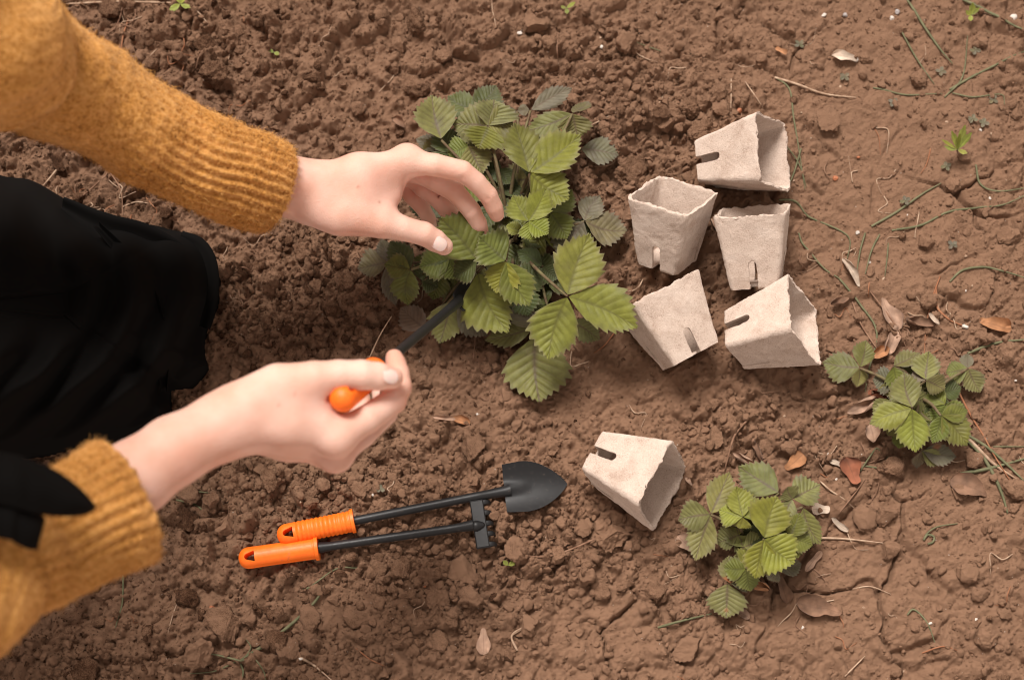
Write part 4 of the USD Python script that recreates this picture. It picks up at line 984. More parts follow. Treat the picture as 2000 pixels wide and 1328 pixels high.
# ---- sweater
def sleeve(center, n=150, seg=150, rib_end=.33, seed=0, fold=0.0, r_in=.8, squash=1.0):
    """knitted sleeve: [(px, py, z, r)] from the cuff up the arm, then world points"""
    pts = np.array([np.r_[W(c), c[3]] if len(c) == 4 else np.r_[c[0], c[1]] for c in center])
    cs = spline(pts, n); c, rad = cs[:, :3], cs[:, 3]
    t, s, u = frames(c)
    a = np.arange(seg) * 2 * math.pi / seg
    w = np.linspace(0, 1, n)
    arc = np.r_[0, np.cumsum(np.linalg.norm(np.diff(c, axis=0), axis=1))]
    AA, WW = np.meshgrid(a, arc)
    ribs = np.cos(AA * 30) * .0016 * np.clip(1 - (WW - .075) / .06, .12, 1)
    q = np.stack([np.cos(AA) * .035, np.sin(AA) * .035, WW], -1)
    lump = vnoise(q, 22, seed, 3) * .009 * (.35 + np.clip(WW / .12, 0, 1)) + vnoise(q, 150, seed + 1, 2) * .0028 + vnoise(q, 420, seed + 2, 2) * .0016
    folds = fold * np.sin(WW * 85 + 1.6 * np.cos(AA + 1) + seed) * np.exp(-((WW - .30) / .08) ** 2) * .006
    R2 = rad[:, None] + ribs + lump + folds
    R2[0] -= .0022; R2[1] -= .0008
    v = c[:, None] + s[:, None] * (np.cos(a) * R2)[..., None] + u[:, None] * (np.sin(a) * R2 * squash)[..., None]
    # ragged cuff edge and inner lining
    inner_n = 12; ci = c[:inner_n] - 0; Ri = np.linspace(.0, .004, inner_n)
    vi = ci[:, None] + s[:inner_n, None] * (np.cos(a) * (R2[:inner_n] - .0032 - Ri[:, None]))[..., None] + u[:inner_n, None] * (np.sin(a) * (R2[:inner_n] - .0032 - Ri[:, None]) * squash)[..., None]
    edge = vnoise(np.stack([np.cos(a) * 2, np.sin(a) * 2, 0 * a], -1), 3, seed + 5, 3) * .007
    v[0] += t[0] * edge[:, None]; vi[0] += t[0] * edge[:, None]
    V = np.vstack([vi[::-1].reshape(-1, 3), v.reshape(-1, 3)]); rows = inner_n + n
    i, j = np.meshgrid(np.arange(rows - 1), np.arange(seg), indexing='ij'); A = i * seg + j; Bq = i * seg + (j + 1) % seg
    f = np.vstack([np.stack([A, Bq, Bq + seg], -1).reshape(-1, 3), np.stack([A, Bq + seg, A + seg], -1).reshape(-1, 3)])[:, ::-1]
    nrm = s[:, None] * np.cos(a)[None, :, None] + u[:, None] * np.sin(a)[None, :, None]
    return trimesh.Trimesh(V, f, process=False), v, nrm, t

LS = [(541, 369, .143, .0300), (520, 362, .148, .0330), (480, 350, .157, .0345), (410, 325, .175, .0345), (345, 290, .190, .0345), (280, 252, .208, .0350), (150, 182, .245, .0390), (30, 112, .285, .0460), (-70, 60, .335, .0560), (shL * .5 + elbL * .5, .062), (shL, .072)]
RS = [(250, 976, .276, .0400), (222, 990, .280, .0405), (160, 1020, .290, .0372), (80, 1062, .298, .0372), (0, 1103, .318, .0380), (-150, 1185, .36, .0420), (shR * .5 + elbR * .5, .060), (shR, .072)]
mL, vL, nL, tL = sleeve(LS, 190, 170, seed=1, fold=1.0)
mR, vR, nR, tR = sleeve(RS, 150, 150, seed=2, fold=0)
TB = [(pel + [0, 0, .02], chest, .150, .150), (chest, neck - [.01, 0, .045], .13, .075), (shL, chest, .078, .12), (shR, chest, .078, .12)]
torso = sdf_mesh(TB, lambda g: near_field(g, TB, .05), .011, .03)
obj('sweater', cat(mL, mR, torso), 'wool', person, smooth=True)

# stray wool fibres
r = np.random.default_rng(12)
def fibres(v, n, t, N, lim):
    i = r.integers(0, min(lim, len(v)), N); j = r.integers(0, v.shape[1], N)
    p0 = v[i, j] + r.normal(size=(N, 3)) * .0006; nn = n[i, j]
    tt = t[np.minimum(i, len(t) - 1)]; L = r.uniform(.0012, .0036, N)[:, None] * (.6 + .8 * r.random((N, 1)) ** 3)
    sd = np.cross(nn, tt); a_ = r.uniform(-1.6, 1.6, N)[:, None]
    lay = tt * np.cos(a_) * np.sign(r.random((N, 1)) - .35) + sd * np.sin(a_)
    p1 = p0 + (nn * .45 + lay * .5) * L * .5; p2 = p0 + (nn * r.uniform(.25, .75, (N, 1)) + lay * .8 + r.normal(size=(N, 3)) * .25) * L
    return np.stack([p0, p1, p2, p2 + (lay * .6 - nn * .1 + r.normal(size=(N, 3)) * .3) * L * .4], 1)
fb = np.concatenate([fibres(vL, nL, tL, 38000, 190), fibres(vR, nR, tR, 20000, 150)])
cv = UsdGeom.BasisCurves.Define(stage, str(person.GetPath()) + '/wool_fibres')
cv.CreateTypeAttr('linear'); cv.CreateCurveVertexCountsAttr(Vt.IntArray([4] * len(fb)))
cv.CreatePointsAttr(Vt.Vec3fArray.FromNumpy(fb.reshape(-1, 3).astype(np.float32)))
cv.CreateWidthsAttr(Vt.FloatArray.FromNumpy(np.tile(np.array([.0002, .00018, .00014, .00006], np.float32), len(fb)))); cv.SetWidthsInterpolation('vertex')
UsdShade.MaterialBindingAPI.Apply(cv.GetPrim()).Bind(UsdShade.Material.Get(stage, '/World/Looks/fuzz'))
tag(cv.GetPrim(), kind='stuff')

# ---- black skirt spread over the thighs and the soil
OUT = [(-1500, 200), (-900, 180), (-400, 240), (-100, 300), (0, 342), (60, 352), (120, 385), (170, 418), (230, 430), (290, 442), (340, 450), (375, 460), (408, 485), (426, 530), (424, 585), (404, 640), (400, 690), (404, 722), (372, 756), (334, 772), (336, 830), (290, 850), (200, 870), (110, 885), (0, 905), (-200, 960), (-600, 1050), (-1100, 1150), (-1500, 1150), (-1700, 700)]
oc = spline(np.array(OUT + OUT[:1], float), 420)[:-1]
no, nr = len(oc), 60
cen = np.array([[np.clip(x * .55 - 60, -900, 130), 590 + (y - 590) * .12] for x, y in oc])
sk = np.zeros((nr, no, 3)); ang = np.linspace(0, 2 * math.pi, no, endpoint=False)
for k in range(nr):
    s_ = k / (nr - 1)                         # 0 at the hem, 1 at the top
    q = oc * (1 - s_) + cen * s_
    zt = np.interp(cen[:, 0], [-900, -400, 0, 130], [.36, .30, .17, .125])
    z = .004 + zt * (1 - (1 - s_) ** 2.3) ** .75
    fx = vnoise(np.stack([q[:, 0] * .004, q[:, 1] * .004, 0 * q[:, 0]], -1), 1.0, 61, 3)
    z = z + .010 * np.sin((q[:, 0] * .055 + .00022 * (q[:, 1] - 520) ** 2 * .5) + fx * 7) * np.clip(s_ * 6, 0, 1) * np.clip((1 - s_) * 3, .3, 1) * np.clip((q[:, 0] + 200) / 300, .2, 1)
    z = z + .012 * fx * np.clip(s_ * 5, 0, 1)
    for i in range(no):
        sk[k, i] = P(q[i, 0], q[i, 1], max(z[i], .004))
g_ = soil_at(sk[..., :2].reshape(-1, 2)).reshape(nr, no)
sk[..., 2] = np.maximum(sk[..., 2], g_ + .0025)
under_ = sk[0] - [0, 0, .02]
V = np.vstack([under_[None], sk]).reshape(-1, 3); rows = nr + 1
i, j = np.meshgrid(np.arange(rows - 1), np.arange(no), indexing='ij'); A = i * no + j; Bq = i * no + (j + 1) % no
f = np.vstack([np.stack([A, Bq, Bq + no], -1).reshape(-1, 3), np.stack([A, Bq + no, A + no], -1).reshape(-1, 3)])
top = np.arange(no) + nr * no
mid = V[top].mean(0); V = np.vstack([V, mid]); f = np.vstack([f, np.stack([top, np.roll(top, -1), np.full(no, len(V) - 1)], 1)])
skirt = obj('skirt', (V, f), 'black_cloth', person, smooth=True)
# hem band at the knee and the loose fold beside it
def ribbon(pts, wd, thick=.0012, n=50, seed=0, ripple=0.0):
    c = spline(np.array(pts), n); t, s, u = frames(c)
    wv = np.interp(np.linspace(0, 1, n), np.linspace(0, 1, len(wd)), wd)
    k = np.linspace(-1, 1, 13)
    z = ripple * np.sin(k * 3 + seed)[None] * np.ones((n, 1)) + vnoise(np.stack([c[:, 0], c[:, 1], c[:, 2]], -1), 30, seed, 2)[:, None] * ripple
    p = c[:, None] + s[:, None] * (wv[:, None] / 2 * k)[..., None] + u[:, None] * z[..., None]
    q = p - u[:, None] * thick
    N = n * 13; i, j = np.meshgrid(np.arange(n - 1), np.arange(12), indexing='ij'); A = (i * 13 + j).ravel()
    f = np.vstack([np.stack([A, A + 13, A + 14], 1), np.stack([A, A + 14, A + 1], 1)])
    rim = np.array(list(range(13)) + [a * 13 + 12 for a in range(1, n)] + [(n - 1) * 13 + a for a in range(11, -1, -1)] + [a * 13 for a in range(n - 2, 0, -1)]); r2 = np.roll(rim, -1)
    return np.vstack([p.reshape(-1, 3), q.reshape(-1, 3)]), np.vstack([f, f[:, ::-1] + N, np.stack([rim, r2, r2 + N], 1), np.stack([rim, r2 + N, rim + N], 1)])
obj('hem', ribbon([W((352, 462, .030)), W((385, 476, .034)), W((405, 505, .036)), W((412, 550, .036)), W((408, 600, .034)), W((398, 640, .028))], [.010, .012, .013, .013, .012, .010], seed=3, ripple=.001), 'black_cloth', skirt, smooth=True)
obj('pleat', ribbon([W((120, 400, .060)), W((200, 440, .062)), W((280, 462, .058)), W((350, 500, .052)), W((378, 560, .046))], [.012, .02, .02, .016, .006], seed=4, ripple=.003), 'black_cloth', skirt, smooth=True)
obj('pleat', ribbon([W((190, 440, .085)), W((260, 520, .09)), W((300, 600, .088)), W((318, 690, .07)), W((322, 760, .045))], [.006, .012, .012, .010, .005], seed=5, ripple=.003), 'black_cloth', skirt, smooth=True)
# ends of the waist tie hanging over the lower sleeve
def flap(upper, lower, z0, z1, seed, sag=.006):
    n, k = 60, 15
    U, D = spline(np.array(upper, float), n), spline(np.array(lower, float), n)
    w = np.linspace(0, 1, k)
    q = U[:, None] * (1 - w[None, :, None]) + D[:, None] * w[None, :, None]
    z = np.linspace(z0, z1, n)[:, None] + sag * np.sin(math.pi * w)[None] + .006 * vnoise(np.stack([q[..., 0] * .012, q[..., 1] * .012, 0 * q[..., 0]], -1), 1.0, seed, 2)
    p = np.array([[P(q[i, j, 0], q[i, j, 1], z[i, j]) for j in range(k)] for i in range(n)])
    i, j = np.meshgrid(np.arange(n - 1), np.arange(k - 1), indexing='ij'); A = (i * k + j).ravel(); N = n * k
    f = np.vstack([np.stack([A, A + k, A + k + 1], 1), np.stack([A, A + k + 1, A + 1], 1)])
    rim = np.array(list(range(k)) + [a * k + k - 1 for a in range(1, n)] + [(n - 1) * k + a for a in range(k - 2, -1, -1)] + [a * k for a in range(n - 2, 0, -1)]); r2 = np.roll(rim, -1)
    return np.vstack([p.reshape(-1, 3), p.reshape(-1, 3) - [0, 0, .0016]]), np.vstack([f, f[:, ::-1] + N, np.stack([rim, r2, r2 + N], 1), np.stack([rim, r2 + N, rim + N], 1)])
obj('waist_tie', flap([(-420, 850), (-200, 862), (0, 882), (60, 897), (110, 918), (152, 948), (178, 976), (187, 988)], [(-420, 950), (-200, 955), (0, 985), (60, 1000), (95, 1006), (135, 1008), (165, 1004), (182, 996)], .42, .352, 6), 'black_cloth', person, smooth=True)
obj('waist_tie', flap([(-420, 930), (-200, 938), (0, 962), (45, 982), (76, 1000), (88, 1012)], [(-420, 1010), (-200, 1020), (0, 1050), (28, 1060), (52, 1071), (72, 1073)], .405, .372, 7), 'black_cloth', person, smooth=True)
# hair, tied back
hv, hf_ = (lambda m: (m.vertices, m.faces))(trimesh.creation.icosphere(4))
d_ = (hv @ np.array([hf, hu, hs]).T)
hv = head + hf * (hv[:, :1] * .098 - .014) + hu * (hv[:, 1:2] * .10 + .032) + hs * (hv[:, 2:3] * .094)
fr = (hv - head) @ hf; uu = (hv - head) @ hu
hv = hv - np.clip(fr - .035 + np.clip(.06 - uu, 0, .2) * .9, 0, .2)[:, None] * hf * 1.0
hv = hv + (vnoise(hv * [1, 4, 1], 40, 3, 2) * .006)[:, None] * hu
bun = trimesh.creation.icosphere(3); bun.vertices = bun.vertices * .038 * (1 + vnoise(bun.vertices, 3, 4, 2) * .25)[:, None] + (head - hf * .105 + hu * .05)
obj('hair', cat(trimesh.Trimesh(hv, hf_, process=False), bun), 'hair', person, smooth=True)

# ------------------------------------------------------------------ dry leaves, straws, grass and seedlings
def strand(pts, r, up=0.0012, taper=.4, seg=5, wob=.0):
    g_ = [ground(x, y, (p[2] if len(p) > 2 else up)) for p in [tuple(q) for q in pts] for x, y in [p[:2]]]
    c = spline(g_, max(8, 5 * len(g_)))
    n = len(c)
    zmin = soil_at(c[:, :2]) + r * .6
    c[:, 2] = np.maximum(c[:, 2], zmin)
    c[:, 2] = gaussian_filter(c[:, 2], 1.2)
    return tube(c, r * np.interp(np.linspace(0, 1, n), [0, .15, .6, 1], [.8, 1, .85, taper]), seg)

STRAWS = [
 ('straw', [(720, 702, .012), (742, 655, .022), (765, 617, .034)], .0006, 'straw', 'thin pale straw standing up beside the thumb that holds the tool'),
 ('straw', [(1131, 256), (1165, 240), (1204, 220)], .0008, 'straw', 'straight tan straw reaching from the upper right of the big strawberry plant'),
 ('grass_blade', [(1513, 152), (1560, 166), (1610, 184), (1672, 191)], .0011, 'straw', 'long dry white grass blade above the topmost peat pot'),
 ('straw', [(1300, 180), (1286, 205), (1278, 225)], .0008, 'straw', 'short dry straw by the clods left of the topmost pot'),
 ('straw', [(1428, 155), (1428, 190), (1427, 222)], .0006, 'straw', 'straight upright straw above the topmost pot, nearest its left corner'),
 ('straw', [(1455, 160), (1478, 192), (1490, 212)], .0006, 'straw', 'slanting straw touching the rim of the topmost pot'),
 ('straw', [(1595, 1050), (1650, 1052), (1725, 1060)], .0010, 'straw', 'pale runner stretching right from the small strawberry plant'),
 ('twig', [(1602, 940), (1625, 960), (1668, 994)], .0008, 'straw', 'pale forked stem beside the white shrivelled leaf'),
 ('twig', [(1640, 1000), (1668, 965), (1690, 935)], .0007, 'twig', 'thin brown stem from the small strawberry plant up to the withered leaf'),
 ('runner', [(1860, 740), (1890, 800), (1930, 870), (1975, 942)], .0010, 'red_stem', 'red runner stem slanting down on the right of the third strawberry plant'),
 ('runner', [(1828, 560), (1830, 600), (1855, 625), (1885, 638)], .0012, 'red_stem', 'curved red stem with a pale torn end above the third plant'),
 ('runner', [(1836, 540), (1822, 580), (1808, 640), (1806, 690)], .0007, 'red_stem', 'thin red stem hanging straight down to the third plant'),
 ('twig', [(1665, 590), (1680, 630), (1705, 670), (1720, 690)], .0009, 'twig', 'brown twig bending past the left trefoil of the third plant'),
 ('twig', [(1700, 570), (1745, 630), (1770, 680)], .0008, 'twig', 'brown twig running through the withered leaves above the third plant'),
 ('twig', [(1460, 820), (1435, 850), (1420, 900), (1415, 920)], .0010, 'twig', 'bent brown twig leading down to the small strawberry plant'),
 ('twig', [(1200, 650), (1180, 675), (1160, 690)], .0008, 'red_stem', 'bent reddish twig at the right foot of the big plant'),
 ('twig', [(1180, 1045), (1080, 1085), (1030, 1085)], .0008, 'twig', 'long twig below the rake head pointing right'),
 ('straw', [(1010, 1270), (1000, 1240), (1035, 1218)], .0011, 'straw', 'curved pale straw at the bottom edge right of the scrap of dry leaf'),
 ('twig', [(695, 1265), (720, 1285), (750, 1300)], .0006, 'red_stem', 'reddish twig at the bottom edge'),
 ('twig', [(930, 640), (926, 690), (922, 710)], .0006, 'twig', 'short twig just below the big plant'),
 ('straw', [(465, 1205), (467, 1240), (466, 1270)], .0006, 'twig', 'dark straight twig beside the large lower-left clod'),
 ('straw', [(345, 1180), (335, 1210), (328, 1235)], .0005, 'straw', 'short pale straw below the lower sleeve'),
 ('straw', [(1000, 1240), (1030, 1222), (1042, 1216)], .0006, 'straw', 'short straw at the bottom near the curved straw'),
 ('twig', [(1728, 895), (1690, 905), (1640, 905)], .0007, 'twig', 'twig lying behind the withered reddish leaf'),
 ('straw', [(1575, 1100), (1600, 1120), (1612, 1135)], .0006, 'twig', 'fine brown rootlets right of the small strawberry plant'),
 ('straw', [(1710, 250), (1735, 255), (1732, 300)], .0006, 'straw', 'hooked straw on the crusted ground left of the tall seedling'),
 ('straw', [(1818, 290), (1810, 320), (1798, 340)], .0006, 'red_stem', 'thin reddish straw left of the tall seedling'),
 ('twig', [(1240, 105), (1262, 115), (1285, 122)], .0006, 'straw', 'thin straw among the clods at the top'),
 ('twig', [(1090, 65), (1088, 95), (1090, 118)], .0008, 'twig', 'short upright brown twig near the top edge above the big plant'),
 ('twig', [(740, 180), (760, 160), (775, 140)], .0005, 'straw', 'thin straw on the smooth soil above the big plant'),
 ('twig', [(120, 320, .004), (100, 345, .005), (85, 362)], .0010, 'straw', 'pale straw between the upper sleeve and the black skirt'),
 ('twig', [(210, 330), (235, 370), (240, 420)], .0007, 'twig', 'curved brown stem under the upper sleeve'),
 ('twig', [(160, 385), (200, 350), (215, 330)], .0008, 'twig', 'brown stem crossing another under the upper sleeve'),
 ('twig', [(240, 405), (270, 395), (300, 402)], .0007, 'straw', 'wavy pale stem above the skirt hem'),
 ('twig', [(130, 10), (200, 5), (330, 8), (380, 20), (405, 45)], .0009, 'straw', 'long dry stem along the top edge by the first seedling'),
 ('twig', [(240, 15), (225, 55), (195, 72)], .0007, 'twig', 'thin dark stem leaning on the upper sleeve near the top edge'),
 ('twig', [(250, 40), (240, 75), (235, 103)], .0009, 'red_stem', 'reddish stem by the upper sleeve'),
 ('twig', [(1290, 100), (1260, 90), (1230, 78)], .0005, 'grass', 'short green stem near the top among clods'),
 ('twig', [(1665, 1150), (1700, 1145), (1740, 1160)], .0006, 'straw', 'fine straw on the crust at the lower right'),
 ('twig', [(1800, 1275), (1840, 1262), (1870, 1270)], .0007, 'red_stem', 'reddish straw near the lower right corner'),
 ('twig', [(1650, 1320), (1680, 1290), (1690, 1280)], .0007, 'straw', 'straight pale straw at the bottom right of centre'),
 ('grass_blade', [(700, 1109), (660, 1110), (620, 1135), (600, 1150)], .0007, 'grass', 'faint curved grass blade below the smooth orange grip'),
 ('grass_blade', [(470, 1290), (530, 1250), (590, 1200), (622, 1165), (624, 1145)], .0015, 'grass', 'long arching green grass blade at the lower left'),
 ('grass_blade', [(622, 1143), (600, 1148), (585, 1153)], .0008, 'grass', 'short side blade at the tip of the long arching grass'),
 ('grass_blade', [(470, 1290), (430, 1280), (405, 1275)], .0009, 'grass', 'left blade of the green grass tuft'),
 ('grass_blade', [(475, 1290), (490, 1265), (478, 1245)], .0007, 'grass', 'upright blade of the green grass tuft'),
 ('grass_blade', [(470, 1295), (475, 1310), (473, 1325)], .0010, 'grass', 'lower blade of the green grass tuft'),
 ('grass_blade', [(460, 1292), (420, 1310), (370, 1315)], .0007, 'grass', 'trailing blade of the green grass tuft'),
 ('grass_blade', [(500, 1288), (515, 1310), (520, 1330)], .0007, 'grass', 'short green blade right of the grass tuft'),
 ('grass_blade', [(585, 1282), (615, 1300), (650, 1330)], .0011, 'straw', 'pale sprout with a white seed end at the bottom edge'),
 ('grass_blade', [(1515, 152), (1542, 175), (1550, 230), (1560, 290), (1572, 370)], .0008, 'grass', 'thin green grass stem arching beside the topmost pot'),
 ('grass_blade', [(1536, 285), (1560, 320), (1575, 365)], .0006, 'grass', 'short grass stem against the mouth of the topmost pot'),
 ('grass_blade', [(1565, 290), (1548, 345), (1528, 382)], .0008, 'grass', 'pale green blade crossing the corner of the topmost pot'),
 ('grass_blade', [(1522, 390), (1555, 395), (1580, 425), (1640, 450), (1660, 470), (1655, 505)], .0009, 'grass', 'wiry green stem winding right from between the upper pots'),
 ('grass_blade', [(1560, 455), (1570, 480), (1610, 525), (1640, 545), (1655, 560)], .0008, 'grass', 'wiry green stem right of the middle pot'),
 ('grass_blade', [(1640, 545), (1680, 595), (1712, 650), (1695, 730), (1690, 765)], .0010, 'grass', 'long green stem curving over the left trefoil of the third plant'),
 ('grass_blade', [(1772, 0), (1800, 45), (1835, 95), (1860, 125)], .0012, 'grass', 'straight grass blade reaching down from the top edge'),
 ('grass_blade', [(1880, 0), (1940, 30), (2010, 72)], .0014, 'grass', 'grass blade crossing the top right corner'),
 ('grass_blade', [(1855, 175), (1900, 150), (1950, 125), (2010, 98)], .0011, 'grass', 'grass blade slanting up to the right edge'),
 ('grass_blade', [(1845, 190), (1880, 150), (1890, 70)], .0008, 'grass', 'thin green blade standing under the yellow sprout at top right'),
 ('grass_blade', [(1760, 60), (1790, 115), (1825, 165)], .0008, 'grass', 'thin blade in the grass patch of the crusted ground'),
 ('grass_blade', [(1705, 172), (1770, 186), (1840, 184)], .0008, 'grass', 'blade lying level in the grass patch'),
 ('grass_blade', [(1860, 182), (1900, 190), (1955, 185), (1962, 205)], .0007, 'grass', 'blade bending down in the grass patch'),
 ('grass_blade', [(1702, 442), (1750, 415), (1800, 380), (1838, 358)], .0011, 'grass', 'straight pale green stem left below the tall seedling'),
 ('grass_blade', [(1742, 450), (1800, 440), (1850, 415), (1900, 410), (1960, 400), (2010, 378)], .0010, 'grass', 'long wavy green stem running to the right edge'),
 ('grass_blade', [(1906, 322), (1915, 360), (1950, 374), (2010, 366)], .0009, 'grass', 'green stem hooking to the right edge below the tall seedling'),
 ('grass_blade', [(1855, 550), (1880, 528), (1920, 522), (1960, 530), (2010, 545)], .0010, 'grass', 'green stem arching near the right edge above the third plant'),
 ('grass_blade', [(1690, 455), (1680, 490), (1672, 540)], .0008, 'grass', 'short grass stem right of the middle pot, left of its twin'),
 ('grass_blade', [(1718, 458), (1702, 490), (1690, 535)], .0008, 'grass', 'short yellow grass stem by the pale dry leaf'),
 ('grass_blade', [(1735, 475), (1732, 510), (1728, 540)], .0006, 'grass', 'faint straight grass stem right of the pale dry leaf'),
 ('grass_blade', [(1890, 690), (1940, 672), (2010, 662)], .0013, 'grass', 'green stem from the third plant to the right edge'),
 ('grass_blade', [(1888, 848, .006), (1930, 875), (1970, 910), (2005, 945)], .0013, 'grass', 'upper of the grass blades fanning from the lower right of the third plant'),
 ('grass_blade', [(1888, 858, .006), (1925, 900), (1955, 960), (1968, 1002)], .0016, 'grass', 'steepest of the grass blades fanning from the third plant'),
 ('grass_blade', [(1875, 925), (1930, 915), (2010, 893)], .0016, 'grass', 'broad green blade crossing the fan of grass at the right edge'),
 ('grass_blade', [(1890, 855, .006), (1940, 905), (1985, 935)], .0015, 'straw', 'dry pale stem in the fan of grass at the right edge'),
 ('grass_blade', [(1940, 872), (1970, 872), (2010, 872)], .0006, 'grass', 'thin level stem at the right edge below the third plant'),
 ('tendril', [(1812, 1062), (1822, 1058), (1824, 1048), (1812, 1044), (1804, 1054), (1812, 1040), (1832, 1028), (1870, 1022)], .0010, 'grass', 'curled green tendril alone on the crust at the lower right'),
 ('grass_blade', [(1772, 1200), (1785, 1190), (1810, 1215), (1828, 1260)], .0009, 'grass', 'hooked green stem at the lower right'),
 ('grass_blade', [(1285, 1225), (1330, 1212), (1390, 1198)], .0011, 'grass', 'green blade lying left of the patched strawberry leaf'),
 ('grass_blade', [(340, 975), (380, 985), (410, 1008)], .0009, 'grass', 'short green blade right of the lower cuff'),
 ('grass_blade', [(350, 958), (385, 960), (410, 962)], .0007, 'grass', 'level green blade right of the lower cuff'),
 ('grass_blade', [(240, 1120), (240, 1175), (225, 1225)], .0008, 'grass', 'green stem dropping from under the lower sleeve'),
 ('grass_blade', [(1680, 920), (1700, 890), (1712, 875), (1722, 885)], .0008, 'grass', 'tiny green blade left below the third plant'),
 ('grass_blade', [(1690, 910), (1720, 912), (1735, 890)], .0008, 'grass', 'tiny arched blade under the third plant'),
]
for name, pts, rad, m_, label in STRAWS:
    obj(name, strand(pts, rad), m_, smooth=True, label=label, category={'straw': 'straw', 'twig': 'twig', 'grass_blade': 'grass', 'runner': 'stem', 'tendril': 'tendril'}[name])
# fine straw and root litter: each one a thing
r = np.random.default_rng(31)
bits = []
for k in range(150):
    px, py = (r.uniform(0, 2000), r.uniform(0, 1328)) if k < 70 else ((r.normal(1740, 110), r.normal(640, 120)) if k < 105 else (r.normal(1520, 110), r.normal(1130, 60)) if k < 122 else (r.normal(220, 90), r.normal(380, 40)) if k < 138 else (r.normal(260, 90), r.normal(50, 40)))
    L = r.uniform(12, 46); a = r.uniform(0, math.pi); b2_, b3_ = r.normal(size=2) * .45
    pts = [(px, py, -.0002), (px + L / 2 * math.cos(a), py + L / 2 * math.sin(a), .001 + .002 * r.random()), (px + L * math.cos(a + b2_), py + L * math.sin(a + b2_), .0006), (px + L * 1.35 * math.cos(a + b3_), py + L * 1.35 * math.sin(a + b3_), -.0006)]
    if any(float(low_at(P(q_[0], q_[1])[None, :2])[0]) < 5 for q_ in pts): continue
    bits.append((pts, r.uniform(.0003, .0006), ('straw', 'twig', 'straw', 'red_stem')[k % 4]))
for (pts, rad_, m_), (lab, grp) in zip(bits, near_labels([p_[0][:2] for p_, _, _ in bits], 'loose bit of straw')):
    obj('straw', strand(pts, rad_), m_, smooth=True, label=lab, category='straw', group=grp or 'bits of straw on the soil')

DRY_COL = {'tan': (.34, .215, .15), 'brown': (.19, .105, .065), 'orange': (.30, .14, .065), 'pale': (.46, .36, .28), 'red': (.24, .085, .045)}
def dry_leaf(px, py, ang, L, W, col, label, curl=.5, z=.003, seed=0, crump=1.0):
    """withered leaf, crumpled and rolled"""
    r = np.random.default_rng(seed + 600)
    d = np.array([math.cos(ang), -math.sin(ang)])
    c = ground(px, py, z)
    l, w = mm(L), mm(W)
    n, k = 34, 19
    u = np.linspace(-.5, .5, n)[:, None] * np.ones((1, k)); v = np.linspace(-1, 1, k)[None] * np.ones((n, 1))
    prof = np.sqrt(np.clip(1 - (2 * u) ** 2, 0, 1)) ** .9 * (1 + .30 * vnoise(np.stack([u * 6 + seed, np.sign(v) * 3, 0 * u], -1), 1.0, seed, 3))
    th = v * curl * 2.4 * (1 + .5 * np.sin(u * 4 + seed))
    rad_ = w / 2 / (curl * 2.4)
    lat = np.sin(th) * rad_ * prof; up = (1 - np.cos(th)) * rad_ * prof
    p = np.stack([u * l, lat, up], -1)
    nz = np.stack([vnoise(p + seed, 55, seed + i, 3) for i in range(3)], -1)
    p = p + nz * np.array([.35, .4, .65]) * w * .9 * crump
    p[..., 2] += -1.2 * (u ** 2) * l * r.uniform(-.4, .6) + .0015
    q = np.stack([p[..., 0] * d[0] - p[..., 1] * d[1], p[..., 0] * d[1] + p[..., 1] * d[0], p[..., 2]], -1) + c
    g_ = soil_at(q[..., :2].reshape(-1, 2)).reshape(q.shape[:2]) + .0006
    q[..., 2] = np.maximum(q[..., 2], g_)
    base = np.array(DRY_COL[col]); kk = vnoise(q, 130, seed, 3)[..., None] * 1.3
    vein = np.exp(-(v / .06) ** 2)[..., None] * .35
    colr = base * (1 + kk) * (1 - vein) + np.array([.10, .05, .03]) * vein
    i, j = np.meshgrid(np.arange(n - 1), np.arange(k - 1), indexing='ij'); A = (i * k + j).ravel()
    f = np.vstack([np.stack([A, A + k, A + k + 1], 1), np.stack([A, A + k + 1, A + 1], 1)])
    obj('dry_leaf', (q.reshape(-1, 3), f), 'dead_leaf', smooth=True, tint=np.clip(colr.reshape(-1, 3), .01, 1), label=label, category='dry leaf')

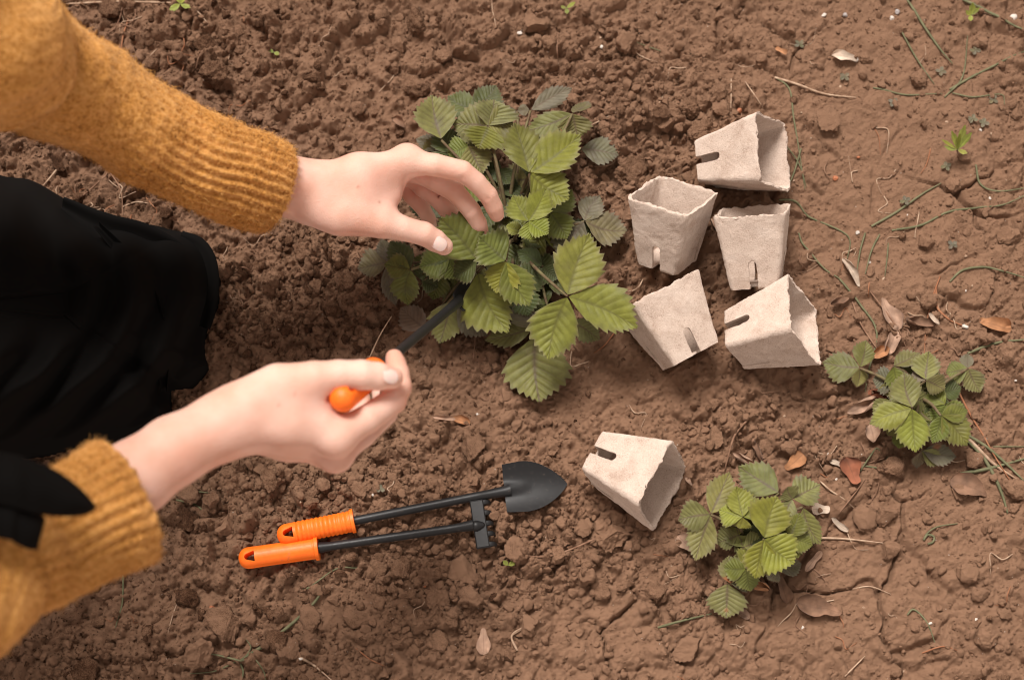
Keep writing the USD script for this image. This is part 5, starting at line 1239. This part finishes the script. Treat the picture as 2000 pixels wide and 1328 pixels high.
DL = [
 (1735, 615, 1.2, 75, 38, 'tan', 'long curled tan leaf above the third strawberry plant', .5),
 (1742, 668, 2.0, 50, 34, 'tan', 'folded tan leaf end touching the top of the third strawberry plant', .6),
 (1720, 690, -.5, 40, 26, 'orange', 'orange-brown leaf scrap beside the left trefoil of the third plant', .5),
 (1640, 590, -.4, 40, 24, 'brown', 'small brown rolled leaf right of the tipped pot', .7),
 (1795, 630, .3, 56, 44, 'brown', 'crumpled brown leaf under the red stems', .9),
 (1822, 625, .9, 30, 20, 'pale', 'pale rolled leaf tip beside the curved red stem', .9),
 (1942, 636, .3, 64, 38, 'orange', 'crinkled orange leaf alone near the right edge', .5),
 (1688, 795, -.4, 68, 40, 'tan', 'tan curled leaf left of the third strawberry plant', .8),
 (1712, 770, .2, 40, 34, 'red', 'dark red curled leaf tip touching the third plant', .8),
 (1703, 845, 1.4, 36, 32, 'tan', 'torn tan leaf below the left side of the third plant', .5),
 (1662, 918, 1.3, 56, 46, 'red', 'withered reddish-brown leaf with pale edges between the two small plants', .4),
 (1637, 905, .4, 34, 24, 'pale', 'pale shrivelled leaf joined to the reddish one', .6),
 (1550, 902, -.7, 46, 32, 'orange', 'flat orange-brown leaf above the small strawberry plant', .3),
 (1478, 880, 1.1, 46, 24, 'brown', 'narrow brown rolled leaf near the bent twig', .8),
 (1450, 896, .5, 44, 26, 'tan', 'pale tan curled leaf touching the top of the small strawberry plant', .8),
 (1895, 950, .4, 74, 38, 'brown', 'long soil-brown leaf near the right edge', .3),
 (1600, 1188, .2, 82, 46, 'brown', 'large folded brown leaf below the small strawberry plant', .45),
 (1588, 1098, -.9, 50, 24, 'tan', 'tan curled leaf at the lower right of the small strawberry plant', .7),
 (1530, 1150, 1.3, 54, 34, 'brown', 'dark brown leaf under the small strawberry plant', .5),
 (1480, 1145, .4, 44, 30, 'orange', 'rusty curled leaf under the lowest green leaflet', .8),
 (1452, 1200, .5, 28, 16, 'tan', 'pale leaf sliver beside the patched leaflet', .4),
 (1395, 1175, 1.0, 34, 26, 'brown', 'brown leaf by the oval clod', .5),
 (1336, 1062, .9, 40, 30, 'tan', 'rounded tan leaf at the left of the small strawberry plant', .3),
 (1602, 996, .1, 36, 28, 'pale', 'cream-coloured leaf at the right of the small strawberry plant', .3),
 (1640, 1025, .7, 40, 26, 'pale', 'cluster of shrivelled pale leaf right of the small strawberry plant', .8),
 (945, 1252, 1.5, 50, 30, 'tan', 'tan scrap of leaf near the bottom edge under the rake', .3),
 (900, 822, .3, 36, 20, 'orange', 'tiny orange leaf right of the hand with the tool', .5),
 (868, 818, .1, 44, 14, 'tan', 'slim tan leaf beside the tiny orange one', .6),
 (1662, 530, 1.1, 66, 26, 'pale', 'pale shrivelled leaf right of the middle pot', .7),
 (1650, 110, .2, 52, 32, 'pale', 'pale broken leaf on the crust near the top right', .5),
 (1525, 100, .5, 26, 18, 'orange', 'small orange leaf scrap near the top right clod', .4),
 (1395, 440, 1.2, 30, 14, 'tan', 'small curled leaf behind the upright pot', .6),
 (1095, 250, 1.0, 44, 20, 'orange', 'rusty withered leaf tip inside the top of the big plant', .7),
 (1128, 395, 1.2, 46, 24, 'brown', 'withered brown leaf at the right of the big plant', .7),
 (780, 240, .6, 30, 22, 'brown', 'brown leaf scrap left of the big plant', .5),
 (1345, 940, .9, 20, 12, 'tan', 'small leaf scrap beside the lone pot', .5),
 (1440, 1165, .9, 30, 20, 'red', 'dark red leaf scrap under the small strawberry plant', .6),
]
for k, (px, py, a, L, W, col, label, curl) in enumerate(DL):
    zz = .035 if 'top of the big plant' in label else .003
    dry_leaf(px, py, a, L, W, col, label, curl, z=zz, seed=k)

def seedling(px, py, leaves, label, h=.012, tone='young'):
    t = thing('seedling', label, 'seedling')
    g_ = ground(px, py)
    top = P(px, py, g_[2] + h)
    obj('stem', tube(spline([g_ - [0, 0, .003], (g_ + top) / 2 + [.001, 0, 0], top], 8), np.linspace(.0008, .0005, 8), 5), 'grass', t, smooth=True)
    for k, (tx, ty, wd, dz) in enumerate(leaves):
        tp = P(tx, ty, g_[2] + h + dz)
        m_, col = leaflet_mesh(top, tp, mm(wd), tone, int(px) + k, fold=.35, droop=.2, teeth=3)
        obj('leaf', m_, 'leaf', t, smooth=True, tint=col)
seedling(352, 8, [(330, 20, 14, 0), (372, 16, 13, .002), (345, -16, 12, .004), (362, -10, 12, .004)], 'small green seedling at the top edge above the upper sleeve', .008)
seedling(535, 103, [(520, 94, 10, .001), (545, 108, 9, .001)], 'tiny seedling with two leaves among the upper left clods', .005)
seedling(1870, 292, [(1886, 243, 14, .012), (1899, 258, 13, .010), (1858, 255, 11, .010), (1843, 285, 9, .002), (1838, 272, 8, .004), (1890, 300, 10, .002), (1876, 262, 11, .014)], 'tall seedling with long narrow leaves near the right edge', .018)
seedling(1896, 30, [(1900, 5, 13, .006), (1886, 20, 9, .004), (1914, 15, 9, .005), (1896, 42, 10, 0)], 'yellow-green sprout at the top right', .010)
seedling(1106, 16, [(1124, 4, 9, .003), (1108, 28, 9, 0), (1095, 12, 7, 0)], 'tiny pale seedling at the top edge above the big plant', .007)
seedling(993, 1104, [(982, 1094, 9, .002), (1008, 1096, 10, .002)], 'seedling with two oval leaves below the rake head', .006)
seedling(742, 955, [(736, 960, 8, 0), (752, 958, 8, 0), (744, 945, 7, 0)], 'tiny grey-green weed above the trowel shaft', .003, 'grey')
for k, (px, py, label) in enumerate([(1562, 86, 'tiny grey weed near the top right clod'), (1905, 98, 'tiny grey weed right of the grass patch'), (1838, 139, 'tiny weed in the grass patch'), (1860, 478, 'small round weed tuft near the right edge'), (1768, 392, 'tiny weed beside the straight green stem'), (1922, 240, 'tiny weed right above the tall seedling'), (1900, 232, 'tiny weed left of the one above the tall seedling'), (1650, 150, 'tiny weed below the pale broken leaf'), (1745, 200, 'weed at the left of the grass patch'), (1940, 195, 'weed at the right of the grass patch'), (1848, 325, 'tiny pale weed under the tall seedling')]):
    rr = np.random.default_rng(k); a0 = rr.uniform(0, 6)
    seedling(px, py, [(px + 12 * math.cos(a0 + q * 1.7), py + 10 * math.sin(a0 + q * 1.7), 8, 0) for q in range(4)], label, .003, 'grey')

def bit(px, py, r_, m_, name, label, catg, seed, flat=.7):
    v, f = clod(seed + 4000, 3, .5); rm = mm(r_) * .8
    obj(name, (v * [rm, rm * .85, rm * flat] + seat(px, py, rm, .2), f), m_, smooth=True, label=label, category=catg)
for k, (px, py, r_, m_, name, label, catg) in enumerate([
 (1980, 32, 10, 'white_bit', 'pebble', 'white pebble in the top right corner', 'pebble'), (1753, 24, 9, 'pebble', 'pebble', 'grey-white pebble near the top edge at the right', 'pebble'), (1742, 36, 7, 'white_bit', 'pebble', 'small white pebble below the grey-white one', 'pebble'),
 (1651, 30, 9, 'pebble', 'pebble', 'grey pebble at the top right of centre', 'pebble'), (1670, 117, 8, 'white_bit', 'pebble', 'white chip right of the pale broken leaf', 'pebble'), (1610, 30, 8, 'white_bit', 'pebble', 'pale chip left of the grey pebble', 'pebble'),
 (1631, 348, 8, 'berry', 'berry', 'dried orange berry on the crust right of the topmost pot', 'berry'), (1445, 215, 9, 'berry', 'berry', 'dried brown-orange berry above the topmost pot', 'berry'), (414, 1187, 8, 'berry', 'berry', 'dried orange berry below the lower cuff', 'berry'),
 (587, 1286, 6, 'white_bit', 'seed', 'white seed at the end of the pale sprout', 'seed'), (932, 809, 4, 'white_bit', 'pebble', 'tiny white chip right of the slim tan leaf', 'pebble'), (728, 966, 4, 'white_bit', 'pebble', 'tiny white chip above the trowel shaft', 'pebble'),
 (686, 1208, 8, 'pebble', 'pebble', 'grey flat pebble at the bottom below the grips', 'pebble'), (1676, 308, 5, 'berry', 'berry', 'tiny red berry on the crust', 'berry'), (1675, 455, 6, 'white_bit', 'pebble', 'white chip above the pale shrivelled leaf', 'pebble'), (1015, 65, 7, 'white_bit', 'pebble', 'white chip at the top above the big plant', 'pebble'),
 (1175, 92, 7, 'white_bit', 'pebble', 'pale chip among the upper clods', 'pebble'), (830, 1145, 5, 'berry', 'petal', 'small pink petal below the rake shaft', 'petal'), (1885, 638, 9, 'white_bit', 'seed', 'pale torn end of the curved red stem', 'seed')]):
    bit(px, py, r_, m_, name, label, catg, k)
# pale grit chips
r = np.random.default_rng(91)
chips = []
for k in range(52):
    px, py = r.uniform(0, 2000), r.uniform(0, 1328)
    if k < 36: px = r.uniform(1480, 2000)
    if float(low_at(P(px, py)[None, :2])[0]) < 5: continue
    chips.append((px, py, k))
for (px, py, k), (lab, grp) in zip(chips, near_labels([c_[:2] for c_ in chips], 'tiny pale chip')):
    v, f = clod(4200 + k, 1, .8); rm = r.uniform(.0006, .0014)
    obj('chip', (v * rm * [1.5, 1, .6] @ Rotation.from_euler('z', r.uniform(0, 6)).as_matrix().T + seat(px, py, rm, .3), f), ('white_bit', 'straw', 'straw')[k % 3], label=lab, category='chip', group=grp or 'pale chips on the soil')
